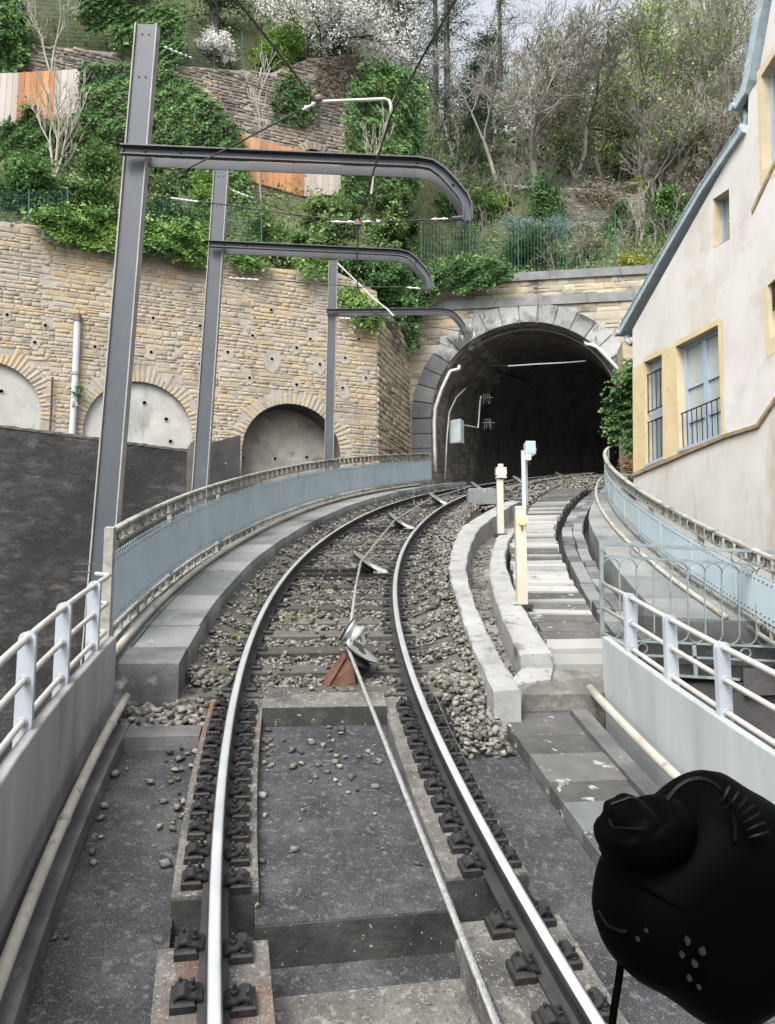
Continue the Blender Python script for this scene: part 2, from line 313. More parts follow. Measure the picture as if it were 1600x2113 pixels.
leafmat('weed', [(.1, (.08, .1, .03)), (.5, (.17, .2, .07)), (.95, (.28, .3, .13))])

mat('glint_fleck', g2((.0076, .0078, .0081), (.0113, .0116, .0119)), 20, .5, 0)  # pale tone for the painted glints on the black device
mat('rib_grey', g2((.0002, .0002, .0002), (.0004, .0004, .0004)), 8, .5, 0, spec=.12)

mat('tunnel_stone_lit', g3((.24, .222, .2016), (.372, .3456, .312), (.504, .474, .432)), 2.2, .95, .7, 9, tint=.45, stains=((1.6, (.156, .144, .132), .52, .66, (1, 1, .5)), (5, (.54, .516, .48), .62, .72, (1, 1, .4))))  # paler than the lining: daylight by the mouth is put into the colour
mat('plinth', g3((.055, .053, .048), (.105, .1, .09), (.17, .16, .143)), 5, .9, .8, 45, stains=((1.5, (.04, .039, .037), .5, .66, U1), (20, (.2, .19, .17), .57, .66, U1), (36, (.045, .043, .04), .57, .65, U1), (1.1, (.13, .062, .034), .57, .7, U1)), speck=(90, (.25, .24, .22), .6, .7))
# ------------------------------------------------------------------ the setting: street below, hillside, track bed
def struct(mb, name, m, parent=None, **k): return mb.build(name, m, parent, kind=None if parent else 'structure', **k)
g = MB(); g.add([(-120, -60, -7), (160, -60, -7), (160, 120, -7), (-120, 120, -7)], [(0, 1, 2, 3)]); struct(g, 'ground', 'road')

LW = Plane(W(778, 955, 23.0), 69)         # big stone retaining wall on the left
PF = Plane(W(870, 985, 26.3), 98)         # front of the tunnel
UW = Plane(W(600, 300, 29.0), 69)         # upper garden wall on the hill
BW = Plane(W(1310, 900, 21.0), -9.6)      # gable wall of the house on the right
# hillside behind the walls
front = []
for a in (-60, -30, -12, -6, -1): front.append(LW.P(a, 9.3, -.3))
front.append(LW.P(.1, 9.3, -.5)); c0 = PF.P(-1.0, 9.9, -.6); front.append(c0)
for a in (3, 6, 9, 14, 24, 60): front.append(PF.P(a, 10.2, -.6))
front = np.array(front)
fx = np.linspace(front[0, 0], front[-1, 0], 150)
fy = np.interp(fx, front[:, 0], front[:, 1]); fz = np.interp(fx, front[:, 0], front[:, 2])
ds = np.concatenate([np.linspace(0, 12, 25), np.linspace(12.6, 50, 40)])
def hillz(x, y):
    """height of the hillside"""
    fy_ = np.interp(x, fx, fy); fz_ = np.interp(x, fx, fz); d = np.maximum(y - fy_, 0)
    step = 6.0 * np.clip((4.0 - x) / 3, 0, 1) * np.clip((y - (UW.O[1] + (x - UW.O[0]) * .3838) - .2) / .6, 0, 1)
    step += 1.4 * np.clip((x - 4.0) / 2, 0, 1) * np.clip((y - 33.0) / .8, 0, 1)
    sl__ = .82 + .16 * np.clip((8.0 - x) / 8, 0, 1); base = np.where(d < 30, sl__ * d, sl__ * 30 + .1 * (d - 30))
    return fz_ + base + step + .25 * np.sin(x * .9 + y * .4) * np.clip(d / 3, 0, 1) + .15 * np.sin(x * 2.3 - y * 1.7) * np.clip(d / 3, 0, 1)
X = np.repeat(fx[:, None], len(ds), 1); Y = fy[:, None] + ds[None]; Z = hillz(X, Y)
V = np.stack([X, Y, Z], -1).reshape(-1, 3); nd = len(ds)
i, j = np.meshgrid(np.arange(len(fx) - 1), np.arange(nd - 1), indexing='ij'); q = (i * nd + j).ravel()
link('hillside', mesh_np('hillside', V, np.stack([q, q + nd, q + nd + 1, q + 1], 1), 'soil', smooth=True), kind='structure')

# embankment that carries the line beyond the bridge, and the bridge deck under the near part
e = MB(); e.strip([(-2.1, -.3), (-2.1, -7), (4.6, -7), (4.6, -.35), (1.2, -.4)], 7.75, 30, .5); struct(e, 'embankment', 'soot_face')
e = MB(); e.strip(lambda q: [(-1.3, -.02 - .12 * (q < 7.4)), (-1.3, -.6), (3.2, -.6), (3.2, -.26), (1.75, -.2), (1.6, -.24), (1.34, -.02 - .12 * (q < 7.4)), (.92, -.215), (-.9, -.215)], 6.93, 31, .4); struct(e, 'ballast_bed', 'bed')
d = MB(); d.strip([(-1.66, -.55), (-1.66, -1.0), (2.3, -1.0), (2.3, -.55)], .3, 7.8, .4); struct(d, 'bridge_deck', 'slab_face')

tb = MB(); tb.strip([(-.55, -.25), (-.55, -.56), (.5, -.56), (.5, -.25)], 4.4, 6.64, .25)
TRK = struct(tb, 'concrete_track_slab', 'slab')
def tpart(prof, s0, s1, m, name, ds_=.25): b_ = MB(); b_.strip(prof, s0, s1, ds_); return struct(b_, name, m, TRK)
def rect(n0, n1, h0, h1): return [(n0, h1), (n0, h0), (n1, h0), (n1, h1)]
tpart(rect(-.553, .503, -.7, -.46), 4.16, 4.41, 'slab', 'lower_step')
tpart(rect(-.55, .5, -.7, -.42), .6, 4.16, 'slab_light', 'light_slab')
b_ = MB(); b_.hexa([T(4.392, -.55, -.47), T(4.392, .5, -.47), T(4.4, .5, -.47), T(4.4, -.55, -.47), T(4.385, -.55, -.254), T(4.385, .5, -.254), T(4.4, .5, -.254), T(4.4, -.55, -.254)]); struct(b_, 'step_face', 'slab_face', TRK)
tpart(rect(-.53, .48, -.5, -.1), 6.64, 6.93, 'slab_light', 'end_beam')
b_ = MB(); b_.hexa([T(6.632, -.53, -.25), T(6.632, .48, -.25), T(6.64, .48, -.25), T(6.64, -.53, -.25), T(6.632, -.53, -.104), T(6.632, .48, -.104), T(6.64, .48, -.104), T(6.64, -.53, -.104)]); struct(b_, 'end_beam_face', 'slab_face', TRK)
for sd in (-1, 1):
    i0, i1 = (.53, .97) if sd < 0 else (.48, .95)
    for (s0, s1, top, ex) in ((4.52, 6.98, -.165, 0), (4.17, 4.52, -.4, -.01), (2.5, 4.17, -.165, .03), (.6, 2.5, -.3, .01)):
        tpart([(sd * (i0 - ex), top), (sd * (i0 - ex), -.6), (sd * (i1 + ex), -.6), (sd * (i1 + ex), top)], s0, s1, 'plinth', 'rail_plinth')
        if top > -.3:
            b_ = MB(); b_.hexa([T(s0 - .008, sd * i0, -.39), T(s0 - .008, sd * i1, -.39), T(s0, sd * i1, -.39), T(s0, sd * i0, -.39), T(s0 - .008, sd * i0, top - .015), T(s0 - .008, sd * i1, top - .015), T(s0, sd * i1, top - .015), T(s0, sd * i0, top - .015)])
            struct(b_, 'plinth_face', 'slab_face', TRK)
tpart(rect(-1.53, -.96, -.6, -.26), .6, 6.3, 'slab', 'side_slab')
tpart(rect(-1.66, -1.53, -.6, -.15), .6, 6.48, 'walk_dark', 'side_kerb')
tpart(rect(-1.53, -.98, -.6, -.16), 6.3, 6.48, 'walk_dark', 'side_kerb')
tpart(rect(.945, 1.42, -.6, -.24), .6, 6.2, 'slab', 'side_slab')
# right-hand walkway: planks of concrete across the deck, a kerb and a gap before the steel skirt
k = 0; s_ = 1.5
while s_ < 6.62:
    l = random.choice((.22, .3, .34, .42)); e_ = min(s_ + l, 6.62)
    tpart(rect(1.435 + random.uniform(-.01, .01), 2.0, -.4, -.15 + random.uniform(-.01, .01)), s_, e_ - .01, 'tread_dark' if random.random() < .8 else 'walk', 'walkway_plank', .2); s_ = e_
tpart(rect(2.02, 2.16, -.6, -.13), 1.0, 6.6, 'walk_dark', 'side_kerb')

# ------------------------------------------------------------------ right: kerbs, gutter, steps, drain, upper walkway
def lerpf(*pts): xs = [p[0] for p in pts]; ys = [p[1] for p in pts]; return lambda s: float(np.interp(s, xs, ys))
k1i = lerpf((6.4, 1.33), (9, 1.46), (10.8, 1.47), (14.1, 1.62), (17.4, 2.2)); k1o = lerpf((6.4, 1.55), (10.8, 1.7), (13.8, 1.93), (17.4, 2.5))
k2l = lerpf((7.1, 1.74), (10.3, 1.97), (12.6, 2.21), (13.6, 2.35)); k2r = lerpf((7.1, 2.04), (11.1, 2.25), (12.6, 2.42), (13.6, 2.6))
wob = lambda s, p, a: a * (math.sin(s * 7.3 + p) + .7 * math.sin(s * 17.1 + 2.1 * p) + .5 * math.sin(s * 41.7 + p))
kb = MB(); kb.strip(lambda s: [(k1i(s) + wob(s, 1, .006), .075 + wob(s, 5, .003)), (k1i(s), -.5), (k1o(s) + wob(s, 2, .004), -.5), (k1o(s) + wob(s, 2, .004), .085 + wob(s, 3, .003)), (k1o(s) - .016 + wob(s, 4, .004), .1 + wob(s, 6, .002)), (k1i(s) + .02 + wob(s, 8, .005), .09 + wob(s, 7, .002))], 6.42, 17.4, .06)
kb.build('curved_kerb', 'kerb', label='long white concrete kerb curving between the ballast and the gutter', cat='kerb')
kb2 = thing('curved_kerb', T(10, 2.1, 0), 'short white kerb under the cream lamp post, beside the planked steps', 'kerb')
s_ = 7.12
while s_ < 13.5:
    e_ = min(s_ + random.uniform(.42, .62), 13.5); b_ = MB(); a0 = s_; a1 = e_ - .008
    b_.strip(lambda s: [(k2l(s) + wob(s, 1, .004), .125 + wob(s, 2, .003)), (k2l(s), -.5), (k2r(s), -.5), (k2r(s) + wob(s, 3, .004), .135 + wob(s, 4, .003)), (k2r(s) - .018 + wob(s, 5, .004), .15 + wob(s, 6, .002)), (k2l(s) + .018 + wob(s, 7, .004), .143 + wob(s, 8, .002))], a0, a1, .06); b_.build('kerb_stone', 'kerb', kb2); s_ = e_
gt = MB(); gt.strip(lambda s: [(k1o(s) - .02, -.16), (k1o(s) - .02, -.4), (k2l(s) + .02, -.4), (k2l(s) + .02, -.14)], 6.6, 13.6, .3); struct(gt, 'gutter', 'gutter')
gt = MB(); gt.hexa([T(6.75, 1.5, -.3), T(6.9, 1.95, -.3), T(7.3, 2.1, -.3), T(7.12, 1.76, -.3), T(6.75, 1.5, .0), T(6.9, 1.95, .0), T(7.3, 2.1, .03), T(7.12, 1.76, .03)]); gt.build('kerb_ramp', 'kerb', kb2)
sl_ = lerpf((6.62, 1.62), (7.2, 1.95), (7.7, 2.14), (12.5, 2.43), (14, 2.62), (20, 3.0)); sr_ = lerpf((6.62, 2.32), (6.7, 2.6), (8, 2.86), (11.4, 3.08), (14.2, 3.22), (17.4, 3.55), (21, 3.9))
ST = thing('planked_steps', T(8, 2.4, 0), 'pale planked ramp steps curving up towards the tunnel right of the rails', 'steps')
b_ = MB(); b_.strip(lambda s: [(sl_(s), -.02), (sl_(s), -.5), (sr_(s), -.5), (sr_(s), -.02)], 6.62, 20.5, .4); b_.build('base', 'gutter', ST)
pat = 'D|LL|DDD|L|D|L|D|LLLLLLLLL|D|L|DD|LLLL|D|LLLLLLLLLLLL|D|L|D|L|D|D|L|D|L|DDDDDDDDDDD'.replace('|', '')
s_ = 6.63
for i, ch in enumerate(pat * 2):
    l = .3 if s_ < 8.6 else random.choice((.13, .16, .2, .26)) if ch == 'L' else random.choice((.18, .28, .35))
    if i == 0: l = .55
    e_ = s_ + l
    if e_ > 20.4: break
    b_ = MB(); hh = (.07 if ch == 'L' else .055) - (.1 if i == 0 else .04 if i == 1 else 0); off = random.uniform(-.03, .03); jt = random.uniform(-.012, .012)
    b_.strip(lambda s: [(sl_(s) + off, hh), (sl_(s) + off, -.03), (sr_(s) + off, -.03), (sr_(s) + off, hh + jt)], s_, e_ - random.uniform(.008, .022), .2)
    b_.build('tread', 'tread' if ch == 'L' else 'tread_dark', ST); s_ = e_
# stone-lined drain and the walkway beside the right-hand railing
dr = MB(); dr.strip(lambda s: [(sr_(s) + .01, -.28), (sr_(s) + .01, -.5), (4.1, -.5), (4.1, -.28)], 7.85, 21, .4); DR = struct(dr, 'drain', 'slab_face')
for row, (o0, o1, hh) in enumerate(((.13, .3, -.03), (.31, .46, .0))):
    s_ = 7.9
    while s_ < 20:
        e_ = min(s_ + random.uniform(.3, .55), 20.4); b_ = MB(); jit = random.uniform(-.012, .012)
        b_.strip(lambda s: [(sr_(s) + o0 + jit, hh + jit), (sr_(s) + o0 + jit, -.4), (sr_(s) + o1 + jit, -.4), (sr_(s) + o1 + jit, hh + jit)], s_, e_ - .02, .3)
        b_.build('edging_stone', 'walk_dark' if random.random() < .35 else 'walk', DR); s_ = e_
RWK = thing('walkway', T(12, 4, 0), 'grey slab walkway along the inside of the right-hand curved railing', 'walkway')
wl = lambda s: sr_(s) + .58
s_ = 7.9
while s_ < 21:
    e_ = min(s_ + random.uniform(.7, 1.1), 21.2); b_ = MB()
    b_.strip(lambda s: [(wl(s), .2), (wl(s), -.45), (4.6, -.45), (4.6, .2)], s_, e_ - .006, .3); b_.build('slab', 'walk', RWK); s_ = e_
# ------------------------------------------------------------------ left: raised slab walkway
LWK = thing('walkway', T(7, -1.5, 0), 'raised grey slab walkway along the left-hand railing, ending in a block', 'walkway')
b_ = MB(); b_.strip([(-1.98, .145), (-1.98, -.2), (-1.24, -.2), (-1.24, .145)], 6.95, 7.36, .2); b_.build('end_block', 'walk_dark', LWK)
s_ = 7.37
while s_ < 26:
    e_ = min(s_ + random.uniform(.5, .72), 26.4); b_ = MB(); jn = random.uniform(-.012, .012); jh = random.uniform(-.008, .008)
    for n0, n1, dh in ((-1.72, -1.23 + jn, 0), (-2.02, -1.732, -.008)):
        b_.strip([(n0, .15 + jh + dh), (n0, -.3), (n1 - (.02 if n1 > -1.5 else 0), -.3), (n1, .06 + jh), (n1 - .015, .15 + jh + dh)], s_, e_ - .01, .3)
    b_.build('slab', 'walk', LWK); s_ = e_
# ------------------------------------------------------------------ rails, fastenings, cable, sheaves, sleepers, ballast
def clip_meshes():
    b_ = MB(); b_.bbox((.075, 0, .0225), (.105, .125, .045), .008)
    b_.bbox((.02, 0, .012), (.05, .1, .024), .004); chair = b_.mesh('chair', 'iron')
    b_ = MB(); pr = [(-.005, .035), (.02, .046), (.045, .05), (.07, .068), (.098, .062), (.112, .045)]
    b_.sweep([[(x, -.045, z), (x, .045, z), (x, .045, z + .014), (x, -.045, z + .014)] for x, z in pr]); clamp = b_.mesh('clamp', 'iron')
    b_ = MB(); I = Matrix.Identity(4); b_.lathe([(.024, 0), (.024, .004), (.019, .005)], I, 12); b_.lathe([(.0175, .004), (.0175, .024), (.015, .027)], I, 6); b_.lathe([(.0095, .026), (.0095, .055), (.007, .058)], I, 8)
    bolt = b_.mesh('bolt', 'iron'); return chair, clamp, bolt
CHAIR, CLAMP, BOLT = clip_meshes()
b_ = MB(); b_.bbox((.05, 0, .02), (.11, .09, .04), .01); b_.lathe([(.016, .04), (.016, .06), (.01, .075)], Matrix.Translation((.045, 0, 0)), 6); SMALLCLIP = b_.mesh('clip', 'iron')
SLEEP = [7.12 + .53 * i for i in range(44)]
sides = {-1: 'left', 1: 'right'}
for sd in (-1, 1):
    c = .75 * sd
    rl = thing('rail', T(2, c, -.15), 'steel rail on the %s of the track with polished head, held by bolted clips' % sides[sd], 'rail')
    prof = [(c - .032, -.004), (c - .035, -.02), (c - .033, -.036), (c - .01, -.05), (c - .009, -.12), (c - .02, -.128), (c - .066, -.14), (c - .066, -.152), (c + .066, -.152), (c + .066, -.14), (c + .02, -.128), (c + .009, -.12), (c + .01, -.05), (c + .033, -.036), (c + .035, -.02), (c + .032, -.004)]
    b_ = MB(); b_.strip(prof, .8, 48, .25); b_.build('rail_body', 'rail_side', rl)
    b_ = MB(); b_.strip([(c - .026, -.0025), (c - .027, -.008), (c + .027, -.008), (c + .026, -.0025), (c + .014, .0012), (c - .014, .0012)], .8, 48, .25); b_.build('running_surface', 'rail_head', rl, smooth=True)
    for sc in [6.72 - .215 * i for i in range(11)] + [4.09, 3.8, 3.5, 3.2, 2.9, 2.6]:
        for q in (-1, 1):
            M = TM(sc + (.05 if q * sd > 0 else 0), c, -.1665)
            M = M @ Matrix.Translation((.05 * q, 0, 0)) @ (Matrix.Rotation(math.pi, 4, 'Z') if q < 0 else Matrix.Identity(4))
            ch_ = link('chair', CHAIR, rl, M)
            link('clamp', CLAMP, ch_, M @ Matrix.Rotation(R(random.uniform(-6, 6)), 4, 'Z'))
            link('bolt', BOLT, ch_, M @ Matrix.Translation((.035, 0, .058)) @ Matrix.Rotation(R(random.uniform(0, 60)), 4, 'Z'))
            link('bolt', BOLT, ch_, M @ Matrix.Translation((.088, -.03, .05)) @ Matrix.Rotation(R(random.uniform(0, 60)), 4, 'Z') @ Matrix.Scale(.9, 4))
    for sc in SLEEP[:36]:
        for q in (-1, 1):
            M = TM(sc, c, -.158) @ Matrix.Translation((.045 * q, random.uniform(-.02, .02), 0)) @ (Matrix.Rotation(math.pi, 4, 'Z') if q < 0 else Matrix.Identity(4))
            link('clip', SMALLCLIP, rl, M)
# haul cable: six strands laid round each other
cps = [T(.6, .17, .24), T(3.24, .29, .1), T(5.1, .33, .1), T(6.4, .27, .1), T(7.45, .2, .1), T(9.7, .27, .09), T(11.1, .24, .09), T(15.0, .26, .08), T(18.9, .2, .08), T(22.9, .17, .07), T(27, .18, .06), T(31, .2, .06), T(40, .2, .05)]
cps[2] = cps[1] + (cps[4] - cps[1]) * .44; cps[3] = cps[1] + (cps[4] - cps[1]) * .75; cps[0] = cps[1] - (cps[4] - cps[1]) * .55
CB = thing('haul_cable', T(7.4, .2, .1), 'twisted steel haul cable running up the middle of the track over the sheaves', 'cable')
near = cps[:5]; L0 = np.linalg.norm(near[-1] - near[0]); ax = Vector((near[-1] - near[0]) / L0); pa = ax.cross(Vector((0, 0, 1))).normalized(); pb = ax.cross(pa)
for q in range(6):
    pts = []
    for t in np.arange(0, L0, .014):
        w_ = 2 * math.pi * (t / .15 + q / 6); pts.append(Vector(near[0]) + ax * t + (pa * math.cos(w_) + pb * math.sin(w_)) * .0105)
    b_ = MB(); b_.tube(pts, .0066, 5); b_.build('strand', 'cable', CB, smooth=True)
b_ = MB(); b_.tube(cps[4:], .017, 8); b_.build('far_cable', 'cable', CB, smooth=True)
# sheaves
def axis_M(p, a):
    z = Vector(a).normalized(); x = z.cross(Vector((0, 1, .2))).normalized(); y = z.cross(x)
    return Matrix(((x.x, y.x, z.x, p[0]), (x.y, y.y, z.y, p[1]), (x.z, y.z, z.z, p[2]), (0, 0, 0, 1)))
SH = thing('cable_sheave', T(7.5, .25, -.15), 'pair of grooved sheaves on a rusty bracket where the cable bends', 'sheave')
pA = W(744, 1350, 7.25); MA = axis_M(pA, (.52, -.16, .84)); rim = [(.05, -.075), (.15, -.07), (.152, -.055), (.118, -.035), (.105, -.02), (.118, -.004), (.168, .012), (.17, .024), (.1, .026), (.09, .018), (.045, .018), (.04, .034), (.02, .036)]
b_ = MB(); b_.lathe(rim, MA, 28); wA = b_.build('wheel', 'iron', SH)
b_ = MB(); b_.lathe([(.1, .0262), (.168, .0255), (.169, .027), (.1, .0275)], MA, 28)
for q in range(6): w_ = q * math.pi / 3; b_.lathe([(.016, .018), (.016, .024), (.012, .026)], MA @ Matrix.Translation((.068 * math.cos(w_), .068 * math.sin(w_), 0)), 8)
b_.build('face_plate', 'steel', wA)
pB = W(729, 1308, 7.55); MB_ = axis_M(pB, (.84, .0, -.54))
b_ = MB(); b_.lathe([(.04, -.07), (.12, -.068), (.125, -.05), (.1, -.03), (.088, -.005), (.1, .02), (.125, .045), (.12, .06), (.04, .062)], MB_, 26); wB = b_.build('wheel', 'steel', SH, smooth=False)
b_ = MB(); b_.lathe([(.03, -.09), (.127, -.084), (.127, -.07), (.03, -.069)], MB_, 26); b_.build('flange', 'iron', wB)
b_ = MB(); q0 = [T(7.22, .02, -.17), T(7.22, .26, -.17), T(7.42, .3, -.17), T(7.42, .02, -.17)]; tp = [T(7.3, .17, .06), T(7.26, .24, .02), T(7.42, .3, -.02), T(7.42, .19, .06)]
b_.hexa(q0 + tp); b_.build('bracket', 'rust', SH)
b_ = MB(); b_.hexa([T(7.19, -.02, -.17), T(7.19, .01, -.17), T(7.43, .01, -.17), T(7.43, -.02, -.17), T(7.27, .15, .065), T(7.27, .175, .075), T(7.43, .175, .075), T(7.43, .15, .065)]); b_.build('cheek_plate', 'rust', SH)
b_ = MB(); b_.hexa([T(7.45, .22, -.17), T(7.45, .42, -.17), T(7.55, .42, -.17), T(7.55, .22, -.17), T(7.47, .25, .15), T(7.47, .34, .1), T(7.52, .34, .1), T(7.52, .25, .15)]); b_.build('support', 'iron', SH)
for i, sc in enumerate((11.43, 15.3, 19.2, 23.1, 27.0, 30.9)):
    o = thing('cable_sheave', T(sc, .3, -.15), ['first tilted sheave plate up the track beyond the rusty bracket', 'second tilted sheave plate beyond the rusty bracket', 'third tilted sheave plate, left of the lit lamp posts', 'fourth tilted sheave plate just left of the white-topped lamp post', 'fifth tilted sheave plate behind the cabinet post', 'last tilted sheave plate in the tunnel mouth'][i], 'sheave', 'tilted sheaves up the track')
    th_ = TH(sc); a_ = Vector((.62 * math.cos(th_), -.62 * math.sin(th_) - .12, .78)); M = axis_M(T(sc, .27, .03), a_)
    b_ = MB(); b_.lathe([(.03, -.05), (.2, -.06), (.215, -.05), (.19, -.025), (.185, -.01), (.235, .01), (.24, .02), (.06, .024)], M, 24); wh = b_.build('wheel', 'iron', o)
    b_ = MB(); b_.lathe([(.19, .0245), (.236, .022), (.237, .026), (.19, .0275)], M, 24); b_.build('rim', 'steel', wh)
    b_ = MB(); b_.hexa([T(sc - .04, .36, -.12), T(sc - .04, .6, -.13), T(sc + .04, .6, -.13), T(sc + .04, .36, -.12), T(sc - .04, .3, .03), T(sc - .04, .6, -.1), T(sc + .04, .6, -.1), T(sc + .04, .3, .03)]); b_.build('guide_plate', 'steel', o)
    b_ = MB(); b_.box((.25, 0, -.1), (.1, .2, .1), TM(sc, 0, -.02)); b_.build('bearing_block', 'iron', o)
    b_ = MB()
    for q in (-.16, .16): b_.box((0, q, -.13), (1.3, .07, .05), TM(sc, 0, 0))
    b_.build('cross_bar', 'iron', o)
    for q in (-.3, -.1): b_ = MB(); b_.lathe([(.012, -.11), (.012, .02), (.02, .02), (.02, .04)], TM(sc, q, 0), 8); b_.build('stud', 'steel', o)
# sleepers
for i, sc in enumerate(SLEEP):
    b_ = MB(); ln = 2.5 + random.uniform(-.06, .06); M = TM(sc, .04 + random.uniform(-.03, .03), -.155 - (.0 if sc < 8.2 else random.uniform(.0, .025))) @ Matrix.Rotation(R(random.uniform(-1, 1)), 4, 'Z')
    b_.bbox((0, 0, -.07), (ln if i != 0 else 2.36, .2, .14), .008, M)
    if i == 0: lab = 'nearest weathered timber sleeper, in front of the rusty sheave bracket'
    elif i == 1: lab = 'second weathered timber sleeper, just behind the rusty sheave bracket'
    else: lab = 'weathered timber sleeper half sunk in the ballast up the track'
    b_.build('sleeper', 'timber', label=lab, cat='sleeper', group='sleepers along the track')

# ballast stones
CUB = np.array([(i, j, k) for k in (-1, 1) for i, j in ((-1, -1), (1, -1), (1, 1), (-1, 1))], float) * .72
IF = np.array([(0, 2, 1), (0, 3, 2), (4, 5, 6), (4, 6, 7), (0, 1, 5), (0, 5, 4), (1, 2, 6), (1, 6, 5), (2, 3, 7), (2, 7, 6), (3, 0, 4), (3, 4, 7)])
VAR = []
for q in range(18):
    v = CUB * (1 + rng.uniform(-.55, .35, (8, 3))); v[4:, :2] *= rng.uniform(.45, .95, (1, 2)); v = v * rng.uniform([.75, .6, .34], [1.3, 1.0, .6]); VAR.append(v)
def rotz_tilt(n, tilt=.36):
    a = rng.uniform(0, 2 * np.pi, n); b__ = rng.normal(0, tilt, n); c_ = rng.normal(0, tilt, n)
    ca, sa, cb, sb, cc, sc_ = np.cos(a), np.sin(a), np.cos(b__), np.sin(b__), np.cos(c_), np.sin(c_)
    Rz = np.zeros((n, 3, 3)); Rz[:, 0, 0] = ca; Rz[:, 0, 1] = -sa; Rz[:, 1, 0] = sa; Rz[:, 1, 1] = ca; Rz[:, 2, 2] = 1
    Rx = np.zeros((n, 3, 3)); Rx[:, 0, 0] = 1; Rx[:, 1, 1] = cb; Rx[:, 1, 2] = -sb; Rx[:, 2, 1] = sb; Rx[:, 2, 2] = cb
    Ry = np.zeros((n, 3, 3)); Ry[:, 1, 1] = 1; Ry[:, 0, 0] = cc; Ry[:, 0, 2] = sc_; Ry[:, 2, 0] = -sc_; Ry[:, 2, 2] = cc
    return Rx @ Ry @ Rz
def stones_np(name, P, size, m, **kw):
    n = len(P); vi = rng.integers(0, 18, n); base = np.array(VAR)[vi]; V = np.einsum('nij,nkj->nki', rotz_tilt(n), base) * size[:, None, None] + P[:, None]
    F = (IF[None] + (np.arange(n) * 8)[:, None, None]).reshape(-1, 3)
    return link(name, mesh_np(name, V.reshape(-1, 3), F, m, np.repeat(rng.uniform(0, 1, n), 8)), **kw)
sleep_arr = np.array(SLEEP)
def scatter(n, s0, s1, n0, n1, dens=1.0, bias=1.0):
    s = s0 + (s1 - s0) * rng.uniform(0, 1, n) ** bias; nn = n0 + (n1 - n0) * rng.uniform(0, 1, n); return s, nn
S_, N_, H_, Z_ = [], [], [], []
def addb(s, n, h, sz): S_.append(s); N_.append(n); H_.append(h); Z_.append(sz)
s, n = scatter(36000, 6.98, 31, -1.22, 1.62, bias=1.35)
dsl = np.abs(s[:, None] - sleep_arr[None]).min(1)
on = (dsl < .12) & (np.abs(n) < 1.28); keep = ~on | (rng.uniform(0, 1, len(s)) < np.where(s < 9, .06, np.where(s < 14, .16, .25)))
keep &= ~((np.abs(np.abs(n) - .75) < .1)); kin = np.interp(s, [6.4, 9, 10.8, 14.1, 17.4, 31], [1.33, 1.46, 1.47, 1.62, 1.62, 1.62]); keep &= n < kin + rng.uniform(-.02, .07, len(s)) * (s > 7)
s, n, on = s[keep], n[keep], on[keep]
hh = -.2 + rng.normal(0, .014, len(s)) + np.where(on, .055, 0) + np.clip(np.abs(n) - .9, 0, .42) * .47 * np.clip((s - 6.9) / .5, .3, 1)
addb(s, n, hh, rng.uniform(.018, .042, len(s)) * np.where(rng.uniform(0, 1, len(s)) < .08, 1.5, 1))
s, n = scatter(420, 6.5, 7.05, -1.62, -.98); addb(s, n, -.2 + rng.normal(0, .02, len(s)), rng.uniform(.025, .055, len(s)))
s, n = scatter(900, 6.0, 7.1, 1.0, 1.36); addb(s, n, -.22 + rng.normal(0, .03, len(s)) + .1 * np.clip(s - 6, 0, 1), rng.uniform(.02, .046, len(s)))
s, n = scatter(420, 6.95, 7.4, .98, 1.42); addb(s, n, -.12 + rng.normal(0, .03, len(s)), rng.uniform(.03, .06, len(s)))
s, n = scatter(3000, 17.5, 30, 1.6, 4.3); keep = (n < np.interp(s, [17.5, 19, 20.5, 22, 30], [2.4, 2.7, 3.4, 4.3, 4.3])); addb(s[keep], n[keep], -.1 + rng.normal(0, .03, keep.sum()), rng.uniform(.035, .06, keep.sum()))
s, n = scatter(420, 6.95, 13.4, 0, 1); n = np.interp(s, [6.4, 10.8, 13.8], [1.6, 1.74, 1.98]) + n * .22; addb(s, n, -.145 + rng.normal(0, .012, len(s)), rng.uniform(.015, .034, len(s)))
s, n = scatter(420, 20, 31, -2.6, -1.25); addb(s, n, -.16 + rng.normal(0, .02, len(s)), rng.uniform(.025, .045, len(s)))
s = np.concatenate(S_); n = np.concatenate(N_); h = np.concatenate(H_); z = np.concatenate(Z_)
stones_np('ballast', Tv(s, n, h), z, 'ballast', label='grey and buff crushed stone ballast filling the track bed', cat='ballast', kind='stuff')
